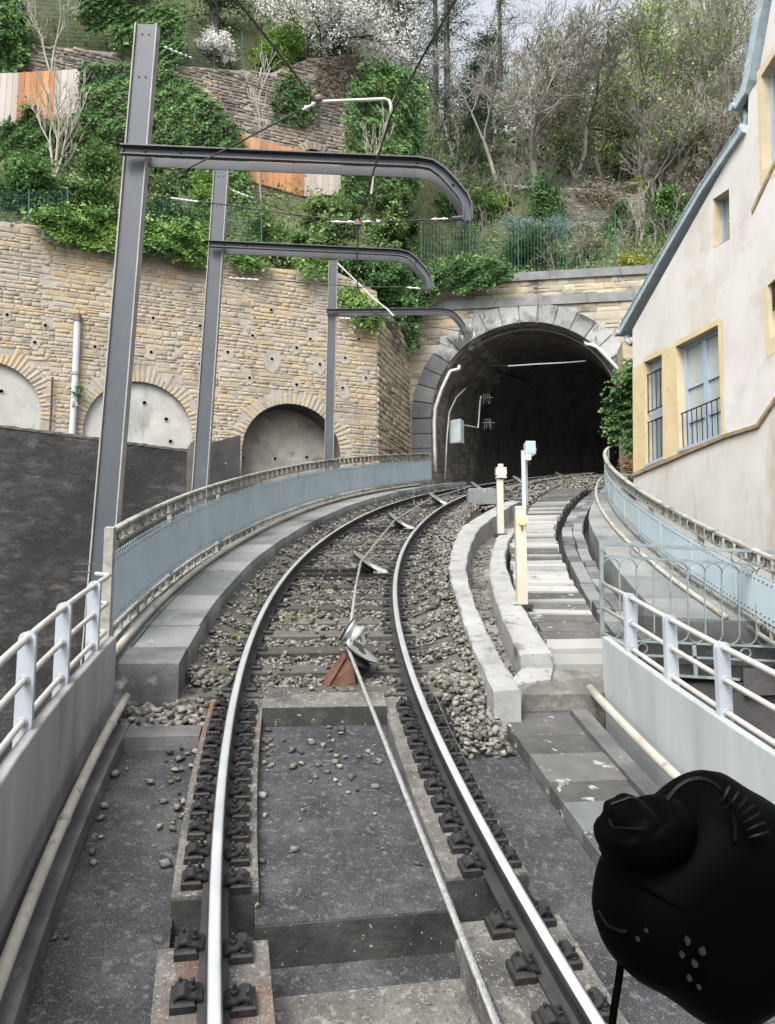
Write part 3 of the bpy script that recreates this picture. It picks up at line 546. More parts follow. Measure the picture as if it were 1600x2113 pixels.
# loose stones on the concrete
LST = [(6.49, -1.46, .098), (5.93, -1.5, .096), (6.54, .11, .087), (4.98, -.31, .073), (6.55, -.47, .071), (5.59, -.5, .081), (4.92, -1.04, .085), (5.54, -1.49, .069), (5.41, -1.48, .068), (5.07, -1.46, .063), (4.98, -1.43, .05), (6.11, -1.19, .043), (5.82, -1.25, .061), (6.22, -1.18, .073), (6.14, -1.1, .079), (6.41, -1.06, .076), (5.57, -1.13, .064), (5.48, -1.03, .079), (5.59, -1.01, .058), (6.01, -1.44, .035), (5.22, -1.44, .036), (5.1, -1.12, .029), (6.21, -.29, .082), (6.17, -.22, .059), (5.96, -.28, .085), (6.01, -.22, .065), (6.32, -.14, .076), (6.28, -.05, .067), (6.2, 0, .066), (6.01, .02, .072), (5.95, .05, .064), (6.08, .1, .058), (5.79, .12, .076), (5.63, .14, .068), (5.59, .08, .04), (5.65, .27, .075), (5.99, .34, .093), (6.16, .28, .059), (6.14, .41, .052), (5.4, -.24, .045), (5.3, -.26, .043), (5.32, .22, .045), (4.79, .38, .046), (5.35, -.48, .063), (4.89, -.5, .062), (4.78, -.5, .039), (4.96, .21, .03), (4.42, -1.45, .034), (4.42, -1.5, .039), (5.81, -.13, .049), (6.3, -.44, .059), (6.38, -.5, .068), (6.23, -.5, .052), (6.37, -.35, .053), (5.87, -.04, .056), (5.98, -.1, .064), (5.77, 0, .048), (5.75, -.17, .041), (5.7, .03, .048)]
for q in range(46): LST.append((random.uniform(5.2, 6.4) if q < 26 else random.uniform(5.9, 6.6), random.uniform(-1.12, -.99) if q < 26 else random.choice((random.uniform(-.5, -.42), random.uniform(-.4, .44))), random.uniform(.025, .07)))
SM = []
for q in range(10): SM.append(mesh_np('loose_stone', VAR[q] * np.array([.5, .5, .5]), IF, 'ballast'))
for i, (s, n, sz) in enumerate(LST):
    p = T(s, n, -.25 + sz * .2); M = Matrix.Translation(p) @ Matrix.Rotation(random.uniform(0, 6.28), 4, 'Z') @ Matrix.Rotation(R(random.uniform(-15, 15)) + .27, 4, 'X') @ Matrix.Scale(sz * 1.05, 4)
    lab = 'loose grey stone on the dark slab between the rails' if n > -.9 else 'loose grey stone on the dark slab left of the rails'
    if i == 0: lab = 'pale lump of stone at the far left corner of the dark slab'
    elif i == 1: lab = 'buff rounded stone against the left edge of the dark slab'
    elif i == 2: lab = 'pale upright stone at the back of the slab between the rails'
    elif i == 3: lab = 'single buff stone lying alone in mid slab between the rails'
    link('loose_stone', SM[i % 10], M=M, label=lab, cat='stone', group=None if i < 4 else 'loose stones between the rails' if n > -.9 else 'loose stones left of the rails')
# weeds in the ballast
def leaves_np(name, P, Nrm, size, m, parent=None, tint=None, aspect=.62, jitter=.6, fold=.18, seed=0, **kw):
    r_ = np.random.default_rng(seed + 11); n = len(P); Nv = Nrm + r_.normal(0, jitter, (n, 3)); Nv /= np.linalg.norm(Nv, axis=1)[:, None] + 1e-9
    d = r_.normal(0, 1, (n, 3)); d[:, 2] -= .5; d -= Nv * (d * Nv).sum(1)[:, None]; d /= np.linalg.norm(d, axis=1)[:, None] + 1e-9
    e_ = np.cross(Nv, d); sz = (size * np.clip(r_.lognormal(-.05, .32, n), .4, 1.9))[:, None]
    V = np.stack([P - d * sz * .5, P + e_ * sz * aspect * .5 + Nv * sz * fold, P + d * sz * .5, P - e_ * sz * aspect * .5 + Nv * sz * fold], 1).reshape(-1, 3)
    b0 = (np.arange(n) * 4)[:, None]; F = np.concatenate([b0 + np.array([[0, 1, 2]]), b0 + np.array([[0, 2, 3]])], 0)
    t = (r_.uniform(0, 1, n) if tint is None else np.clip(tint + r_.normal(0, .12, n), 0.0, .999))
    return link(name, mesh_np(name, V, F, m, np.repeat(t, 4)), parent, **kw)
Pw = []
for (s, n, k_) in ((7.55, -1.12, 120), (7.0, -.45, 60), (9.3, -.5, 90), (7.05, -.05, 60), (6.98, .1, 40), (8.6, -1.05, 90), (9.9, -.95, 60), (14.5, 0, 60), (7.3, -1.6, 20), (17, -.9, 60), (21, -1.3, 80), (7.0, .3, 30), (9.0, 1.35, 40), (11.5, 1.38, 60)):
    for q in range(k_): Pw.append(T(s + random.gauss(0, .1), n + random.gauss(0, .1), -.17 + abs(random.gauss(0, .02))))
leaves_np('weeds', np.array(Pw), np.tile([0, -.3, 1.], (len(Pw), 1)), .03, 'weed', label='small tufts of yellowish weeds in the ballast', cat='weeds', kind='stuff')
# ------------------------------------------------------------------ ornamental railings along the line
def baluster_mesh(hb, ht, pitch, g_, name='baluster'):
    b_ = MB(); t = .004; w2 = .007
    def sh(p): return (p[0], p[1], p[2] + g_ * p[1])
    def bar(y0, z0, y1, z1, wa, wb):
        L_ = math.hypot(y1 - y0, z1 - z0); ny, nz = -(z1 - z0) / L_, (y1 - y0) / L_
        b_.hexa([sh(p) for p in [(-t, y0 + ny * wa, z0 + nz * wa), (t, y0 + ny * wa, z0 + nz * wa), (t, y0 - ny * wa, z0 - nz * wa), (-t, y0 - ny * wa, z0 - nz * wa), (-t, y1 + ny * wb, z1 + nz * wb), (t, y1 + ny * wb, z1 + nz * wb), (t, y1 - ny * wb, z1 - nz * wb), (-t, y1 - ny * wb, z1 - nz * wb)]])
    bar(0, hb + .07, 0, ht, w2, w2); bar(0, hb, 0, hb + .07, .001, .013)
    prev = (0, ht)
    for i in range(1, 7):
        a = math.pi * i / 6; q = (pitch - pitch * math.cos(a), ht + pitch * .95 * math.sin(a)); bar(prev[0], prev[1], q[0], q[1], .005, .005); prev = q
    return b_.mesh(name, 'blue_baluster')
def ornate(n, s0, s1, top, label, loc_s, side, base=.2, sheet=True):
    o = thing('ornamental_railing', T(loc_s, n, base), label, 'railing')
    x = side                              # side towards the track
    def pt(name, prof, m, a=s0, b=s1, d=.3): q = MB(); q.strip(prof, a, b, d); return q.build(name, m, o)
    pt('top_rail', [(n - .035, top - .035), (n + .035, top - .035), (n + .035, top - .008), (n + .02, top), (n - .02, top), (n - .035, top - .008)], 'rail_cap')
    pt('upper_rail', rect(n - .018, n + .018, top - .17, top - .145), 'rail_cap')
    pt('lower_rail', rect(n - .018, n + .018, base + .06, base + .085), 'rail_cap')
    pt('foot_rail', rect(n - .02, n + .02, base - .06, base - .035), 'rail_cap')
    if sheet: pt('sheet', rect(n + .012 * x, n + .016 * x, base + .125, top - .265), 'blue_rail')
    if sheet:
        q = s0 + 1.1
        while q < s1 - .3:
            b_ = MB(); b_.strip(rect(n + .015 * x, n + .021 * x, base + .125, top - .265), q, q + .03, .03); b_.build('joint_strip', 'blue_rail', o); q += 1.25
        for hz in (top - .3, base + .17):
            b_ = MB(); q = s0 + .06
            while q < s1 - .1: b_.box((0, 0, 0), (.006, .02, .01), TM(q, n + .018 * x, hz + random.uniform(-.006, .006), True)); q += .085
            b_.build('rivet_row', 'iron', o, kind='stuff')
    sp = .17; q = s0 + .1; k_ = 0
    bs = MB(); bs.box((0, 0, .055), (.03, .012, .11)); flat = bs.mesh('spacer', 'rail_cap')
    bs = MB(); ring = [(.0, .052 * math.cos(a), .055 + .052 * math.sin(a)) for a in np.linspace(0, 2 * math.pi, 13)]; bs.sweep([[(-.015, p[1] * .6, p[2]), (.015, p[1] * .6, p[2]), (.015, p[1] * .75, .055 + (p[2] - .055) * 1.05), (-.015, p[1] * .75, .055 + (p[2] - .055) * 1.05)] for p in ring], cap=False); rg = bs.mesh('ring', 'rail_cap')
    while q < s1 - .05:
        link(('ring' if k_ % 2 else 'spacer'), rg if k_ % 2 else flat, o, TM(q, n, top - .145, True))
        if k_ % 2 == 0: link('spacer', flat, o, TM(q + .03, n, base - .04, True))
        q += sp * (1.0 if k_ % 2 else .62); k_ += 1
    gb = [.28, .25, .22, .19]; ms = [baluster_mesh(base + .03, top - .27, .042, g_) for g_ in gb]
    q = s0 + .04; pitch = .085; lim = 0
    while q < s1 - .09:
        g_ = np.interp(q, GN, GV); mi = int(np.argmin([abs(g_ - v) for v in gb]))
        link('baluster', ms[mi], o, TM(q, n + .006 * x, 0, True)); q += pitch; lim += 1
    q = s0 + .02
    while q < s1:
        st_ = MB(); st_.strip(rect(n - .03 - .02 * x, n + .03 - .03 * x, -.25, top - .03), q, q + .035, .03); st_.build('stanchion', 'rail_cap', o); q += 2.1
    return o
OL = ornate(-1.95, 7.4, 24.9, 1.2, 'long blue-grey ornamental railing curving along the left of the track to the tunnel', 7.4, 1)
OR_ = ornate(4.28, 7.0, 20.6, 1.0, 'blue-grey ornamental railing curving along the right below the house', 7.0, -1)
b_ = MB(); b_.strip(rect(-2.0, -1.92, .1, 1.215), 7.33, 7.41, .04); b_.build('end_post', 'rail_cap', OL)
for hh in (.86, .79): b_ = MB(); b_.tube([T(7.36, -1.97, hh), T(7.4, -2.1, hh + .01), T(7.5, -2.3, hh - .01)], .006, 6); b_.build('tie_wire', 'wire', OL)
# cream cable ducts on the walkways
b_ = MB(); b_.tube([T(s, -1.8 - .1 * (s > 12) * min(1, (s - 12) / 6), .2) for s in np.linspace(6.7, 24, 60)], .034, 10); dl = b_.build('cable_duct', 'conduit', label='cream cable duct lying along the raised left walkway', cat='duct', smooth=True)
for sc in (8.35, 10.4, 12.5): b_ = MB(); b_.tube([T(sc, -1.8, .2), T(sc + .09, -1.8, .2)], .039, 10); b_.build('coupling', 'conduit', dl)
b_ = MB(); b_.tube([T(s, 4.08, .23) for s in np.linspace(7.95, 20.5, 50)], .03, 8); b_.build('cable_duct', 'conduit', label='cream cable duct at the foot of the right-hand curved railing', cat='duct', smooth=True)
b_ = MB(); b_.tube([T(s, -1.605, -.03) for s in np.linspace(1.2, 6.72, 24)], .032, 12); dl = b_.build('cable_duct', 'conduit', label='cream duct at the foot of the left steel skirt', cat='duct', smooth=True)
for sc in (4.98, 3.4, 6.2): b_ = MB(); b_.tube([T(sc, -1.605, -.03), T(sc + .05, -1.605, -.03)], .036, 12); b_.build('coupling', 'conduit', dl)
b_ = MB(); b_.tube([T(s, 2.235, -.01) for s in np.linspace(1.2, 6.72, 24)], .036, 12); b_.build('cable_duct', 'conduit', label='cream duct at the foot of the right steel skirt', cat='duct', smooth=True)
# near bridge railings: steel skirt, white posts, three pipe rails
for sd, n, nm, tops, posts, pm_, hp in ((-1, -1.73, 'left', ((1.2, .62), (4.3, .58), (6.82, .41)), (6.4, 5.62, 4.86, 4.1, 3.3, 2.5), 'panel_left', (1.0, .12)), (1, 2.345, 'right', ((1.2, .6), (4.23, .54), (6.66, .44)), (6.23, 5.53, 4.84, 4.15, 3.4, 2.6), 'panel_right', (.92, .0))):
    tf = lerpf(*tops); e1 = tops[-1][0]
    o = thing('bridge_railing', T(posts[1], n, 0), ('white-posted pipe railing with grey steel skirt on the left edge of the bridge' if sd < 0 else 'white-posted pipe railing with pale steel skirt on the right edge of the bridge'), 'railing')
    b_ = MB(); b_.strip(lambda s: [(n - .005, -.4), (n + .005, -.4), (n + .005, tf(s)), (n - .005, tf(s))], 1.2, e1, .4); b_.build('skirt', pm_, o)
    b_ = MB(); b_.strip(lambda s: [(n - .03 * sd + .03 * sd, tf(s) + .004), (n + .055 * sd, tf(s) + .004), (n + .055 * sd, tf(s) - .04), (n + .05 * sd, tf(s) - .04), (n + .05 * sd, tf(s) - .004), (n, tf(s) - .004)], 1.2, e1, .4); b_.build('skirt_lip', pm_, o)
    po = n + .075 * sd
    def rh(i, s): return tf(s) + (.44, .235, .03)[i] - (.0 if sd > 0 else -.06 + .02 * i) - (.1 if sd > 0 and False else 0) + (hp[0] - (.92 if sd > 0 else 1.0))
    for i in range(3):
        pts = [T(s, po, rh(i, s)) for s in np.linspace(1.2, posts[0] + (.35 if sd < 0 else .1), 30)]
        if sd < 0: pts += [T(posts[0] + .42 - .02 * i, po + .0, rh(i, posts[0] + .4)), T(posts[0] + .47 - .02 * i, po - .12, rh(i, posts[0] + .4))]
        else: pts = pts[:-1] + [W(1246, (1205, 1256, 1308)[i], 7.74)]
        b_ = MB(); b_.tube(pts, .02 if i == 0 else .018, 10); b_.build('pipe_rail', 'pipe_rail', o, smooth=True)
    for s in posts:
        M = TM(s, po, 0, True); z0 = tf(s) - .25; z1 = rh(0, s) - .01; w2 = .046
        prof = [(-w2, z0), (w2, z0), (w2, z1)] + [(w2 * math.cos(a), z1 + w2 * .9 * math.sin(a)) for a in np.linspace(.25, math.pi - .25, 7)] + [(-w2, z1)]
        b_ = MB(); b_.prism([M @ Vector((x, -.022, z)) for x, z in prof], M.to_3x3() @ Vector((0, .044, 0))); pp = b_.build('post', 'white_post', o)
        for i in range(3):
            c_ = T(s, po, rh(i, s)); f_ = frame(s)[1]; b_ = MB(); b_.tube([c_ - f_ * .034, c_ + f_ * .034], .027, 10); b_.build('collar', 'white_post', pp)
# ornamental cross railing at the end of the bridge, right
YC = 7.78
def C(px, py, dy=0.0): return W(px, py, YC + dy)
CR = thing('ornamental_railing', C(1241, 1316), 'grey-green arched iron railing across the gap at the right end of the bridge', 'railing')
def bar3(p, q, wx, wy, m, name, par=CR):
    p, q = Vector(p), Vector(q); t = (q - p).normalized(); a = t.cross(Vector((0, 1, 0)))
    if a.length < 1e-3: a = Vector((1, 0, 0))
    a.normalize(); c_ = t.cross(a).normalized(); b_ = MB()
    b_.hexa([p + a * i * wx + c_ * j * wy for i, j in ((-1, -1), (1, -1), (1, 1), (-1, 1))] + [q + a * i * wx + c_ * j * wy for i, j in ((-1, -1), (1, -1), (1, 1), (-1, 1))]); return b_.build(name, m, par)
bar3(C(1241, 1119), C(1243, 1318), .018, .018, 'green_rail', 'post')
bar3(C(1237, 1121), C(1720, 1146), .016, .016, 'green_rail', 'top_rail')
bar3(C(1243, 1147), C(1720, 1174), .012, .012, 'green_rail', 'rail')
bar3(C(1244, 1320), C(1720, 1340), .011, .012, 'green_rail', 'rail')
bar3(C(1300, 1351), C(1720, 1369), .011, .012, 'green_rail', 'rail')
bar3(C(1432, 1328), C(1437, 1400), .018, .012, 'green_rail', 'bracket')
for i in range(14):
    x0 = 1244 + 35.2 * i; yt = 1151 + (x0 - 1244) * .0555; yb = 1319 + (x0 - 1244) * .042
    bar3(C(x0 + 34.5, yt + 20), C(x0 + 36.5, yb - 16), .006, .008, 'green_rail', 'bar')
    a_ = [C(x0 + 17.5 - 17.2 * math.cos(w_), yt + 19 - 17 * math.sin(w_)) for w_ in np.linspace(0, math.pi, 12)]; b_ = MB()
    b_.sweep([[p + np.array(d_) for d_ in ((0, -.012, .0), (0, .012, 0), (0, .012, .009), (0, -.012, .009))] for p in a_]); b_.build('arch', 'green_rail', CR)
    a_ = [C(x0 + 18.5 - 17.2 * math.cos(w_), yb - 17 + 17 * math.sin(w_)) for w_ in np.linspace(0, math.pi, 12)]; b_ = MB()
    b_.sweep([[p + np.array(d_) for d_ in ((0, -.012, .0), (0, .012, 0), (0, .012, .009), (0, -.012, .009))] for p in a_]); b_.build('scroll', 'green_rail', CR)
for x0, y0 in ((1311, 1138), (1520, 1151), (1326, 1338), (1539, 1348)):
    b_ = MB(); cc = C(x0, y0); b_.sweep([[cc + np.array([r_ * math.cos(a), y_, r_ * math.sin(a)]) for r_, y_ in ((.052, -.015), (.052, .015), (.044, .015), (.044, -.015))] for a in np.linspace(0, 2 * math.pi, 21)], cap=False); b_.build('ring', 'green_rail', CR)
b_ = MB(); x0, x1 = C(1302, 1270)[0], C(1720, 1270)[0]; zt, zb = C(1302, 1270)[2], C(1302, 1352)[2]; hgt = zt - zb; q = x0 - hgt
while q < x1:
    for dx in (1, -1):
        a0, a1 = (q, q + hgt) if dx > 0 else (q + hgt, q)
        lo = max(min(a0, a1), x0); hi = min(max(a0, a1), x1)
        if hi > lo:
            f0 = (lo - a0) / (a1 - a0); f1 = (hi - a0) / (a1 - a0); sag = lambda x: -(x - x0) * .045
            b_.tube([(lo, YC + .03, zb + hgt * f0 + sag(lo)), (hi, YC + .03, zb + hgt * f1 + sag(hi))], .0028, 3, False)
    q += .021
b_.build('mesh_screen', 'dark_mesh', CR, kind='stuff')
# girders and abutment under the cross railing
b_ = MB(); b_.hexa([C(1290, 1398, .05), C(1760, 1412, .05), C(1760, 1412, .3), C(1290, 1398, .3), C(1290, 1366, .05), C(1760, 1380, .05), C(1760, 1380, .3), C(1290, 1366, .3)]); GD = b_.build('girder', 'iron', label='dark steel girder under the arched cross railing', cat='girder')
bar3(C(1330, 1390, .0), C(1525, 1402, .0), .012, .03, 'green_rail', 'flange', GD)
AB = thing('abutment', C(1500, 1600, .3), 'soot-black masonry abutment below the arched cross railing', 'abutment')
b_ = MB(); b_.hexa([C(1180, 2100, .35), C(1800, 2100, .35), C(1800, 2100, .8), C(1180, 2100, .8), C(1180, 1400, .35), C(1800, 1412, .35), C(1800, 1412, .8), C(1180, 1400, .8)]); b_.build('wall', 'soot_wall', AB)
b_ = MB(); b_.hexa([C(1536, 1436, .0), C(1800, 1430, .0), C(1800, 1430, .4), C(1536, 1436, .4), C(1534, 1378, .0), C(1800, 1385, .0), C(1800, 1385, .4), C(1534, 1378, .4)]); b_.build('corbel', 'soot_face', AB)
b_ = MB(); b_.hexa([C(1537, 1700, .12), C(1800, 1700, .12), C(1800, 1700, .4), C(1537, 1700, .4), C(1537, 1437, .12), C(1800, 1431, .12), C(1800, 1431, .4), C(1537, 1437, .4)]); b_.build('pier', 'infill_old', AB)
for i in range(5):
    y0 = 1545 + 16 * i; b_ = MB(); b_.hexa([C(1380 + 10 * i, y0 + 26, -.9 - .1 * i), C(1800, y0 + 26, -.9 - .1 * i), C(1800, y0 + 16, .2), C(1380, y0 + 16, .2), C(1380 + 10 * i, y0 + 18, -.9 - .1 * i), C(1800, y0 + 18, -.9 - .1 * i), C(1800, y0 + 8, .2), C(1380, y0 + 8, .2)])
    if i == 0: b_.build('ledge', 'walk_dark', AB)
# ------------------------------------------------------------------ lamp posts beside the steps
def lamp_post(label, Y, xl, xr, yt, yb, kind):
    c = W((xl + xr) / 2, yb, Y); wd = (xr - xl) / 1600 * Y * 1.0; ht = W(xl, yt, Y)[2] - c[2]; o = thing('lamp_post', c, label, 'lamp post')
    b_ = MB(); b_.box((c[0], c[1], c[2] + ht / 2 - .05), (wd, wd, ht + .1)); b_.build('post', 'cream', o)
    b_ = MB(); b_.box((c[0], c[1], c[2] + .0), (wd * 1.9, wd * 1.9, .05)); b_.build('base_plate', 'iron', o)
    b_ = MB(); b_.bbox((c[0], c[1], c[2] + ht + .012), (wd * 1.08, wd * 1.08, .024), .006); b_.build('cap', 'grey_box', o)
    return o, c, wd, ht
o, c, wd, ht = lamp_post('near cream lamp post with a warm lit lamp on its front', 8.65, 1067, 1088, 1050, 1252, 0)
M = Matrix.Translation(W(1078, 1073, 8.65 - wd / 2)) @ Matrix.Rotation(R(90), 4, 'X')
b_ = MB(); b_.lathe([(.066, -.005), (.066, .012), (.058, .018)], M, 16); lb = b_.build('lamp_body', 'cream', o)
b_ = MB(); b_.lathe([(.056, .016), (.058, .034), (.05, .06), (.03, .078), (.004, .085)], M, 16); b_.build('lamp_glass', 'lamp_warm', lb, smooth=True)
b_ = MB(); b_.tube([W(1077, 1083, 8.56), W(1078, 1090, 8.55), W(1078, 1095, 8.56)], .008, 6); b_.build('cable_gland', 'iron', o)
o, c, wd, ht = lamp_post('farther cream lamp post with a white lit head, in front of the tunnel', 12.48, 1027, 1040, 985, 1105, 1)
b_ = MB(); hc = W(1033.5, 983, 12.48); b_.box((hc[0], hc[1] - .02, hc[2] - .01), (.17, .15, .05)); b_.box((hc[0], hc[1] - .02, hc[2] + .12), (.17, .15, .03)); b_.box((hc[0], hc[1] + .0, hc[2] + .16), (.08, .09, .08))
for dx in (-.078, .078): b_.box((hc[0] + dx, hc[1] - .02, hc[2] + .05), (.014, .15, .13))
lb = b_.build('lamp_head', 'cream', o)
b_ = MB(); b_.lathe([(.03, 0), (.06, .01), (.064, .06), (.055, .1), (.02, .105)], Matrix.Translation((hc[0], hc[1] - .02, hc[2])), 16); b_.build('lamp_glass', 'lamp_white', lb, smooth=True)
b_ = MB(); b_.lathe([(.012, -.06), (.02, -.05), (.02, -.02)], Matrix.Translation((hc[0], hc[1] - .06, hc[2])), 8); b_.build('cable_gland', 'iron', o)
YB = 15.85; cb = W(1083, 1042, YB); o = thing('cabinet_post', cb, 'slim pale post carrying a light blue control box before the tunnel', 'post')
z1 = W(1083, 935, YB)[2]
b_ = MB(); b_.box((W(1081, 1000, YB)[0], YB, (cb[2] + z1) / 2), (.07, .07, z1 - cb[2] + .1)); b_.build('post', 'grey_box', o)
b_ = MB(); zz = W(1083, 950, YB)[2]; b_.box((W(1089, 1000, YB)[0], YB + .12, (cb[2] + zz) / 2), (.05, .05, zz - cb[2])); b_.build('stay', 'panel_right', o)
bx = W(1093, 926, YB - .1); b_ = MB(); b_.bbox((bx[0], YB - .12, bx[2]), (.2, .26, .27), .012); bb = b_.build('control_box', 'grey_box', o)
b_ = MB(); b_.box((bx[0] - .0, YB - .253, bx[2]), (.17, .008, .23)); b_.build('door', 'frame_blue', bb)
b_ = MB(); b_.lathe([(.03, 0), (.03, .03), (.015, .04)], Matrix.Translation((bx[0] + .1, YB - .15, bx[2] - .03)) @ Matrix.Rotation(R(90), 4, 'Y'), 10); b_.build('knob', 'frame_blue', bb)
b_ = MB(); b_.lathe([(.05, 0), (.055, .05), (.04, .1)], Matrix.Translation((W(1084, 945, YB)[0] + .05, YB - .1, W(1084, 950, YB)[2])), 10); b_.build('lamp_glass', 'lamp_white', bb)
b_ = MB(); b_.tube([W(1092, 945, YB - .1), W(1094, 952, YB - .1), W(1094, 960, YB - .1)], .012, 6); b_.build('cable_gland', 'iron', bb)
b_ = MB(); b_.bbox(tuple(T(18.2, 1.55, .12)), (.62, .4, .36), .02); b_.build('concrete_block', 'walk', label='low grey concrete block beside the rails behind the lamp posts', cat='block')

for nm_, p_, e_, c_ in (('near_lamp_light', W(1078, 1073, 8.25), 1.2, (1, .75, .4)), ('far_lamp_light', hc + np.array([0, -.3, .06]), 1.2, (1, .9, .7))):
    l_ = bpy.data.lights.new(nm_, 'POINT'); l_.energy = e_; l_.color = c_; l_.shadow_soft_size = .06; lo_ = bpy.data.objects.new(nm_, l_); COL.objects.link(lo_); lo_.location = tuple(map(float, p_))
# ------------------------------------------------------------------ catenary masts, brackets and wires
def mast(label, Y, xb, yb, xt, yt, wpx, arm, deep=3.0):
    k_ = (xt - xb) / (yt - yb); yl = yb + deep * 1600 / Y; xl_ = xb + k_ * (yl - yb)
    p0 = Vector(W(xl_, yl, Y)); p1 = Vector(W(xt, yt, Y)); t = (p1 - p0).normalized(); a = Vector((1, 0, 0)); a = (a - t * a.dot(t)).normalized(); c_ = t.cross(a)
    if c_.y > 0: c_ = -c_
    w2 = wpx / 1600 * Y / 2; o = thing('catenary_mast', p0, label, 'mast', 'catenary masts along the left of the track')
    def bx(x0, x1, y0, y1, m, name, z0=p0, z1=p1):
        b_ = MB(); b_.hexa([z0 + a * i + c_ * j for i, j in ((x0, y0), (x1, y0), (x1, y1), (x0, y1))] + [z1 + a * i + c_ * j for i, j in ((x0, y0), (x1, y0), (x1, y1), (x0, y1))]); return b_.build(name, m, o)
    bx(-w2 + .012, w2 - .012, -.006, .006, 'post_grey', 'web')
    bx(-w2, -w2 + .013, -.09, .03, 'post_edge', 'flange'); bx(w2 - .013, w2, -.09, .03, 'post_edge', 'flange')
    for q in range(2):
        for e_ in (-1, 1):
            b_ = MB(); M = Matrix.Translation(p1 - t * (.12 + .5 * q) + a * e_ * w2 * .3 + c_ * .006) @ Matrix.Rotation(R(90), 4, 'X'); b_.lathe([(.009, 0), (.009, .006), (.005, .01)], M, 8); b_.build('bolt', 'iron', o)
    # bracket arm: a pair of channels with a turned-down end
    y0 = Y - .1; pts = [Vector(W(x, y, y0 + dy)) for x, y, dy in arm]
    for side, zoff in ((0, 0),):
        rt = []
        for i, p in enumerate(pts):
            tt = (pts[min(i + 1, len(pts) - 1)] - pts[max(i - 1, 0)]).normalized(); up = tt.cross(Vector((0, 1, 0))); up = -up if (up.z < 0 or (abs(up.z) < .3 and up.x < 0)) else up; up.normalize(); rt.append((p, up))
        hgt = .052 * Y / 7.7 if Y < 10 else .05; dp = Vector((0, .03, 0))
        def ribbon(u0, u1, d0, d1, m, nm):
            b_ = MB(); b_.sweep([[p + up * u0 + Vector((0, d0, 0)), p + up * u1 + Vector((0, d0, 0)), p + up * u1 + Vector((0, d1, 0)), p + up * u0 + Vector((0, d1, 0))] for p, up in rt]); return b_.build(nm, m, ar)
        b_ = MB(); b_.sweep([[p - up * hgt + Vector((0, -.005, 0)), p + up * hgt + Vector((0, -.005, 0)), p + up * hgt + Vector((0, .005, 0)), p - up * hgt + Vector((0, .005, 0))] for p, up in rt]); ar = b_.build('bracket_arm', 'post_grey', o)
        ribbon(hgt - .012, hgt + .002, -.055, -.005, 'arm_dark', 'arm_flange'); ribbon(-hgt - .002, -hgt + .01, -.05, -.005, 'arm_dark', 'arm_flange')
        ribbon(-hgt - .03, hgt - .03, .14, .15, 'arm_dark', 'rear_channel')
        for i in (0, 1, 2, len(pts) // 2, len(pts) - 4, len(pts) - 1):
            b_ = MB(); b_.lathe([(.016, 0), (.016, .008), (.01, .016)], Matrix.Translation(pts[i] + Vector((.02 if i == 0 else 0, -.005, 0))) @ Matrix.Rotation(R(90), 4, 'X'), 8); b_.build('bolt', 'iron', ar)
    return o
def armpts(x0, y0, x1, y1, bend, dy1):
    out = []; 
    for f_ in (0, .08, .2, .4, .6, .8, 1): out.append((x0 + (x1 - x0) * f_, y0 + (y1 - y0) * f_, dy1 * f_))
    return out + [(x, y, dy1) for x, y in bend]
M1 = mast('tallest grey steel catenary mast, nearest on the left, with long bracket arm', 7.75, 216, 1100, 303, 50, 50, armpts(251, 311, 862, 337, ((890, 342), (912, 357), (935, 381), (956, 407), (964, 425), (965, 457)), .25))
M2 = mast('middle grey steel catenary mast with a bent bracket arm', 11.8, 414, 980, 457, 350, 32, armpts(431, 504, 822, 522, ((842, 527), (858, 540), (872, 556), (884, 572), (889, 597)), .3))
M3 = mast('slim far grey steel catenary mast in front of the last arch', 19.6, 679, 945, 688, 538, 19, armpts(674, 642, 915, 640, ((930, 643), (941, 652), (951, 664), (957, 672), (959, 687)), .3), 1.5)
def wire(name, pts, r_, m, label, cat, par=None):
    b_ = MB(); b_.tube(pts, r_, 6); return b_.build(name, m, par, label=label, cat=cat, smooth=True)
def ins(o, p, q, r_=.03, k_=5, m='ceramic'):
    p, q = Vector(p), Vector(q); t = (q - p); L_ = t.length; t.normalize(); x = t.cross(Vector((0, 1, 0))).normalized(); y = t.cross(x)
    M = Matrix(((x.x, y.x, t.x, p.x), (x.y, y.y, t.y, p.y), (x.z, y.z, t.z, p.z), (0, 0, 0, 1))); pr = [(.006, 0)]
    for i in range(k_): z = L_ * (i + .3) / k_; pr += [(r_ * .4, z), (r_, z + L_ * .15 / k_), (r_ * .45, z + L_ * .45 / k_)]
    b_ = MB(); b_.lathe(pr + [(.006, L_)], M, 10); return b_.build('insulator', m, o)
cw = [W(1060, -170, 3.1), W(940, 0, 4.1), W(875, 112, 4.8), W(807, 238, 5.6), W(775, 340, 6.6), W(741, 455, 7.9), W(737, 530, 9.8), W(738, 592, 11.7), W(762, 640, 14.5), W(812, 668, 19.3), W(900, 705, 23), W(985, 735, 27), W(1060, 765, 32)]
CW = wire('contact_wire', cw, .009, 'wire', 'dark overhead contact wire swinging down over the track to the tunnel', 'wire')
S1 = thing('span_wire', W(305, 405, 7.7), 'cross span wire with white insulator rods at the nearest mast bracket', 'wire', )
b_ = MB(); b_.tube([W(305, 402, 7.7), W(330, 405, 7.7), W(480, 424, 7.8), W(610, 443, 7.85), W(741, 457, 7.9), W(900, 453, 7.95), W(952, 452, 7.95)], .007, 6); b_.build('wire', 'wire', S1)
ins(S1, W(352, 408, 7.7), W(410, 416, 7.75), .014, 6); ins(S1, W(683, 457, 7.88), W(735, 458, 7.9), .016, 2); ins(S1, W(748, 457, 7.9), W(792, 456, 7.92), .016, 2); ins(S1, W(890, 452, 7.94), W(925, 451, 7.94), .016, 2)
